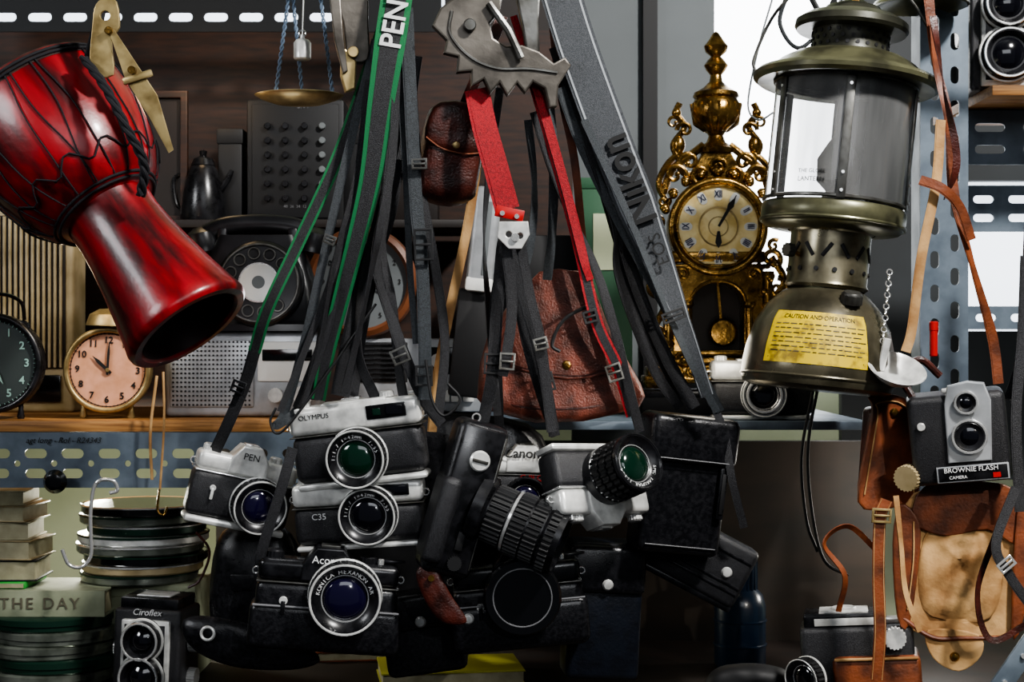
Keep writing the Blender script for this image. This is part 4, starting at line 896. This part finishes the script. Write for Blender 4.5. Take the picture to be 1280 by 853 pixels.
cord('coiled_cable','cable','thin black cable loops among hanging cameras',[(345,510,-.03),(338,528,-.03),(352,540,-.03),(400,480,-.03),(470,380,-.03)],1.6,BM)
cord('coiled_cable','cable','thin black cable curling beside the camera',[(532,450,-.05),(540,500,-.05),(556,520,-.05),(575,500,-.05),(560,480,-.05)],1.8,BM)
cord('coiled_cable','cable','thin black cable across the leather bag',[(740,380,-.02),(705,400,-.02),(690,430,-.02),(700,440,-.02)],2.2,BM)
t=T('hook_bar','rail','dark steel bar carrying hooks for straps',640,-34,0)
t.part('bar',MB().box((0,0,0),(1500,16,16),DKS,3))
for x in (-212,-150,-8,56): t.part('hook',MB().tube([Vector(p) for p in smooth([(x,-4,8),(x,-14,0),(x,-16,-20),(x+2,-24,-34),(x+2,-44,-30),(x,-46,-14)],6)],3,ST))
# ================================================================ LOWER LEFT
t=T('s_hook','hook','bright chrome S-shaped hook on the rail',118,655,.1,(18,10,0))
t.part('hook_wire',MB().tube([Vector(p) for p in smooth([(6,0,42),(14,0,48),(6,0,58),(-10,0,54),(-14,0,40),(-8,0,10),(2,0,-20),(8,0,-40),(2,0,-56),(-14,0,-58),(-28,0,-42)],8)],2.4,CS,10))
t=T('rail_knob','round_knob','glossy black round knob screwed to the shelf rail',70,602,.105)  # black knob on the shelf rail
t.part('ball',MB().lathe([(0,16),(10,13),(15,4),(13,-4),(6,-6)],BG,d=F,seg=28)); t.part('stem',MB().cyl(4,12,CH,(0,8,0),F,12))
t=T('wire_pull','hook','small brass wire pull below the rail',203,630,.1); t.part('wire',MB().tube([Vector(p) for p in smooth([(-4,0,18),(-6,0,-8),(2,0,-14),(6,0,-4)],5)],1.6,BR))
cord('twine','cord','brown twine hanging over the shelf edge',[(196,470,.1),(188,540,.1),(190,600,.1)],2,LI); cord('twine','cord','pale twine hanging over the shelf edge',[(204,465,.1),(205,530,.1),(200,612,.1)],1.6,LI)
y1=.2; z=lowz
kk=K*sc(y1)
for i in range(5):
    h=17*kk; py=zpx(z,y1); t=T('film_tin','film tin','round flat film tin in a stack',66+(i%2)*6,py,y1,group='stacked film tins'); m=[TIN,DKG,TIN,TIN,DKG][i]
    t.part('tin_base',MB().lathe([(0,0),(74,0),(76,2),(76,11),(0,11)],m,d=U,seg=48)); t.part('lid',MB().lathe([(78,8),(78,15),(75,17),(0,17)],m,d=U,seg=48)); z+=h
t=T('book','book','pale greenish book with faded title lettering on spine',60,zpx(z,y1),y1)
t.part('cover',MB().box((0,0,1.2),(170,110,2.4),PAL2,.6).box((0,0,30.8),(170,110,2.4),PAL2,.6).box((0,-54,16),(170,3,32),PAL2,1)); t.part('pages',MB().box((0,2,16),(162,102,27),PAP)); t.part('lettering',MB().text('THE DAY',20,INK2,(6,-56.5,16),spc=1.25)); z+=32.5*kk
zb=z
t=T('book','book','thin bright green magazine under pale paperbacks',0,zpx(z,y1),y1,(0,0,0)); t.part('cover',MB().box((0,0,4),(90,90,8),mat('bright_green','#2f9a3c',.5),1)); t.part('pages',MB().box((0,-2,4),(86,90,5),PAP)); zc=z+8.3*kk
for i,(w,h) in enumerate(((92,26),(96,24),(84,22),(90,20),(80,18))):
    t=T('book','book','pale paperback lying in a small pile',10-i*2,zpx(zc,y1),y1,(0,(-3)**(i%2)*2,0),group='small pile of paperbacks'); cm=[BM,CRM,PAP,CRM,PAP][i]
    t.part('cover',MB().box((0,0,1),(w,80,2),cm,.5).box((0,0,h-1),(w,80,2),cm,.5).box((-w/2,0,h/2),(2,80,h),cm,.5)); t.part('pages',MB().box((0,-1,h/2),(w-6,76,h-4),PAP)); zc+=(h+.3)*kk
z=zb; y2=.24
for i in range(8):
    kk=K*sc(y2); h=12*kk
    t=T('film_reel_case','film reel','clear round reel case in a stack',180+(i*37%11)-5,zpx(z,y2),y2,group='stacked reel cases')
    r=70+(i*29%9); t.part('case_shell',MB().lathe([(0,0),(r,0),(r+2,2),(r+2,9),(r,11),(0,11)],[TIN,CRM,BG,TIN,CH,DKG,TIN,BG][i],d=U,seg=48)); t.part('rim',MB().torus(r+2,1.4,CS if i%2 else DKG,(0,0,10),U,48,6)); z+=h
t=T('storage_box','box','plain box under the stacked reel cases',200,zpx(lowz,.24),.24); hh=(zb-lowz)/(K*sc(.24))-.3
t.part('carton',MB().box((0,0,hh/2),(110,100,hh),PAL2,2)); t.part('lid',MB().box((0,-50,hh-8),(108,3,14),PAL2,1))
cord('red_cable','cable','thin dark red cable loop beside the reel cases',[(245,665,.15),(262,690,.15),(250,725,.15),(235,735,.15)],1.8,LD)
for (x,w,h,m,lb) in ((560,180,18,mat('yellow_paper','#a8a53a',.7),'yellow covered magazine on lower shelf'),(450,170,14,LT,'brown notebook on the lower shelf')):
    t=T('magazine','magazine',lb,x,872,.16,(0,8,0),pos=Vector((wp(x,872,.16).x,.2 if x>500 else .34,lowz))); t.part('cover',MB().box((0,0,h-1),(w,110,2),m,.5).box((0,0,1),(w,110,2),m,.5)); t.part('pages',MB().box((0,0,h/2),(w-4,106,h-4),PAP))
bx('pale_card','card','pale green card leaning at the back of lower shelf',wp(600,0,.4).x,wp(640,0,.4).x,lowz,lowz+.13,.40,.405,PALE)
t=T('metal_sheet','sheet','grey riveted metal piece leaning at the corner',1266,zpx(lowz,.02)-58,.02,(35,0,0)); t.part('sheet',MB().box((0,0,0),(26,6,120),BLU,1.5)); t.part('rivet',MB().cyl(3,4,CS,(0,-3,-20))); t.part('rivet',MB().cyl(3,4,CS,(0,-3,20)))
# ================================================================ LIGHT + CAMERA
def area(loc,tgt,size,e,col,sy=None):
    l=bpy.data.lights.new('area','AREA'); l.energy=e; l.color=col; l.size=size
    if sy: l.shape='RECTANGLE'; l.size_y=sy
    o=bpy.data.objects.new('unseen_area_light',l); bpy.context.scene.collection.objects.link(o); o.location=loc  # area light with an unseen source, no ceiling fixture
    o.rotation_euler=(Vector(tgt)-Vector(loc)).to_track_quat('-Z','Y').to_euler(); return o
area((.85,-.95,2.7),(0.05,0.05,1.5),.14,50,(1,.98,.95))  # key from the upper right front, source unseen
area((-1.3,-.9,2.1),(.1,.1,1.55),.4,9,(.95,.97,1))  # fill added from the left
area((.2,-2.2,2.4),(.1,.1,1.4),1.4,8,(.92,.95,1),.7)  # broad soft fill added for the chrome to reflect
def spot(loc,tgt,e,ang,col):
    l=bpy.data.lights.new('spot','SPOT'); l.energy=e; l.color=col; l.spot_size=math.radians(ang); l.spot_blend=.5; l.shadow_soft_size=.01
    o=bpy.data.objects.new('added_spot',l); bpy.context.scene.collection.objects.link(o); o.location=loc  # added spot without a fixture, brightens its target
    o.rotation_euler=(Vector(tgt)-Vector(loc)).to_track_quat('-Z','Y').to_euler()
spot((.55,-1.4,1.75),wp(700,450,.04),45,9,(1,.95,.88))  # added spot imitating sun patches on the leather bag
spot((.9,-1.3,1.9),wp(1200,700,.0),28,12,(1,.93,.82))  # added spot on the open tan case
spot((.35,-1.5,1.7),wp(500,650,.0),16,17,(.95,.97,1))  # added spot on the stacked cameras
def pt(p,e,col,r=.03):
    l=bpy.data.lights.new('lamp','POINT'); l.energy=e; l.color=col; l.shadow_soft_size=r; o=bpy.data.objects.new('added_fill_point',l); bpy.context.scene.collection.objects.link(o); o.location=p  # point fill without a real lamp
pt(wp(110,330,.12),.35,(1,.8,.55)); pt(wp(330,385,.06),.22,(.95,.97,1)); pt(wp(120,640,.4)+Vector((0,0,.01)),3.4,(1,1,.85)); pt(wp(1180,640,.3),1.6,(1,.95,.88)); pt(wp(880,640,.3),.08,(1,.85,.6)); pt(wp(240,90,.35),.25,(1,.7,.4)); pt(wp(900,440,.1),.25,(1,.93,.8))  # fills added to brighten shelf goods, pale wall and small camera
w=bpy.data.worlds.new('world'); bpy.context.scene.world=w; w.use_nodes=True
w.node_tree.nodes['Background'].inputs[0].default_value=(.6,.66,.75,1); w.node_tree.nodes['Background'].inputs[1].default_value=.1
cd=bpy.data.cameras.new('camera'); co=bpy.data.objects.new('camera',cd); bpy.context.scene.collection.objects.link(co)
co.location=(0,-D,Z0); co.rotation_euler=(math.pi/2,0,0); cd.sensor_width=36; cd.lens=36*D/(1280*K); cd.clip_start=.05
cd.dof.use_dof=True; cd.dof.focus_distance=1.57; cd.dof.aperture_fstop=14
bpy.context.scene.camera=co
try: bpy.context.scene.view_settings.look='AgX - Medium High Contrast'
except Exception: pass
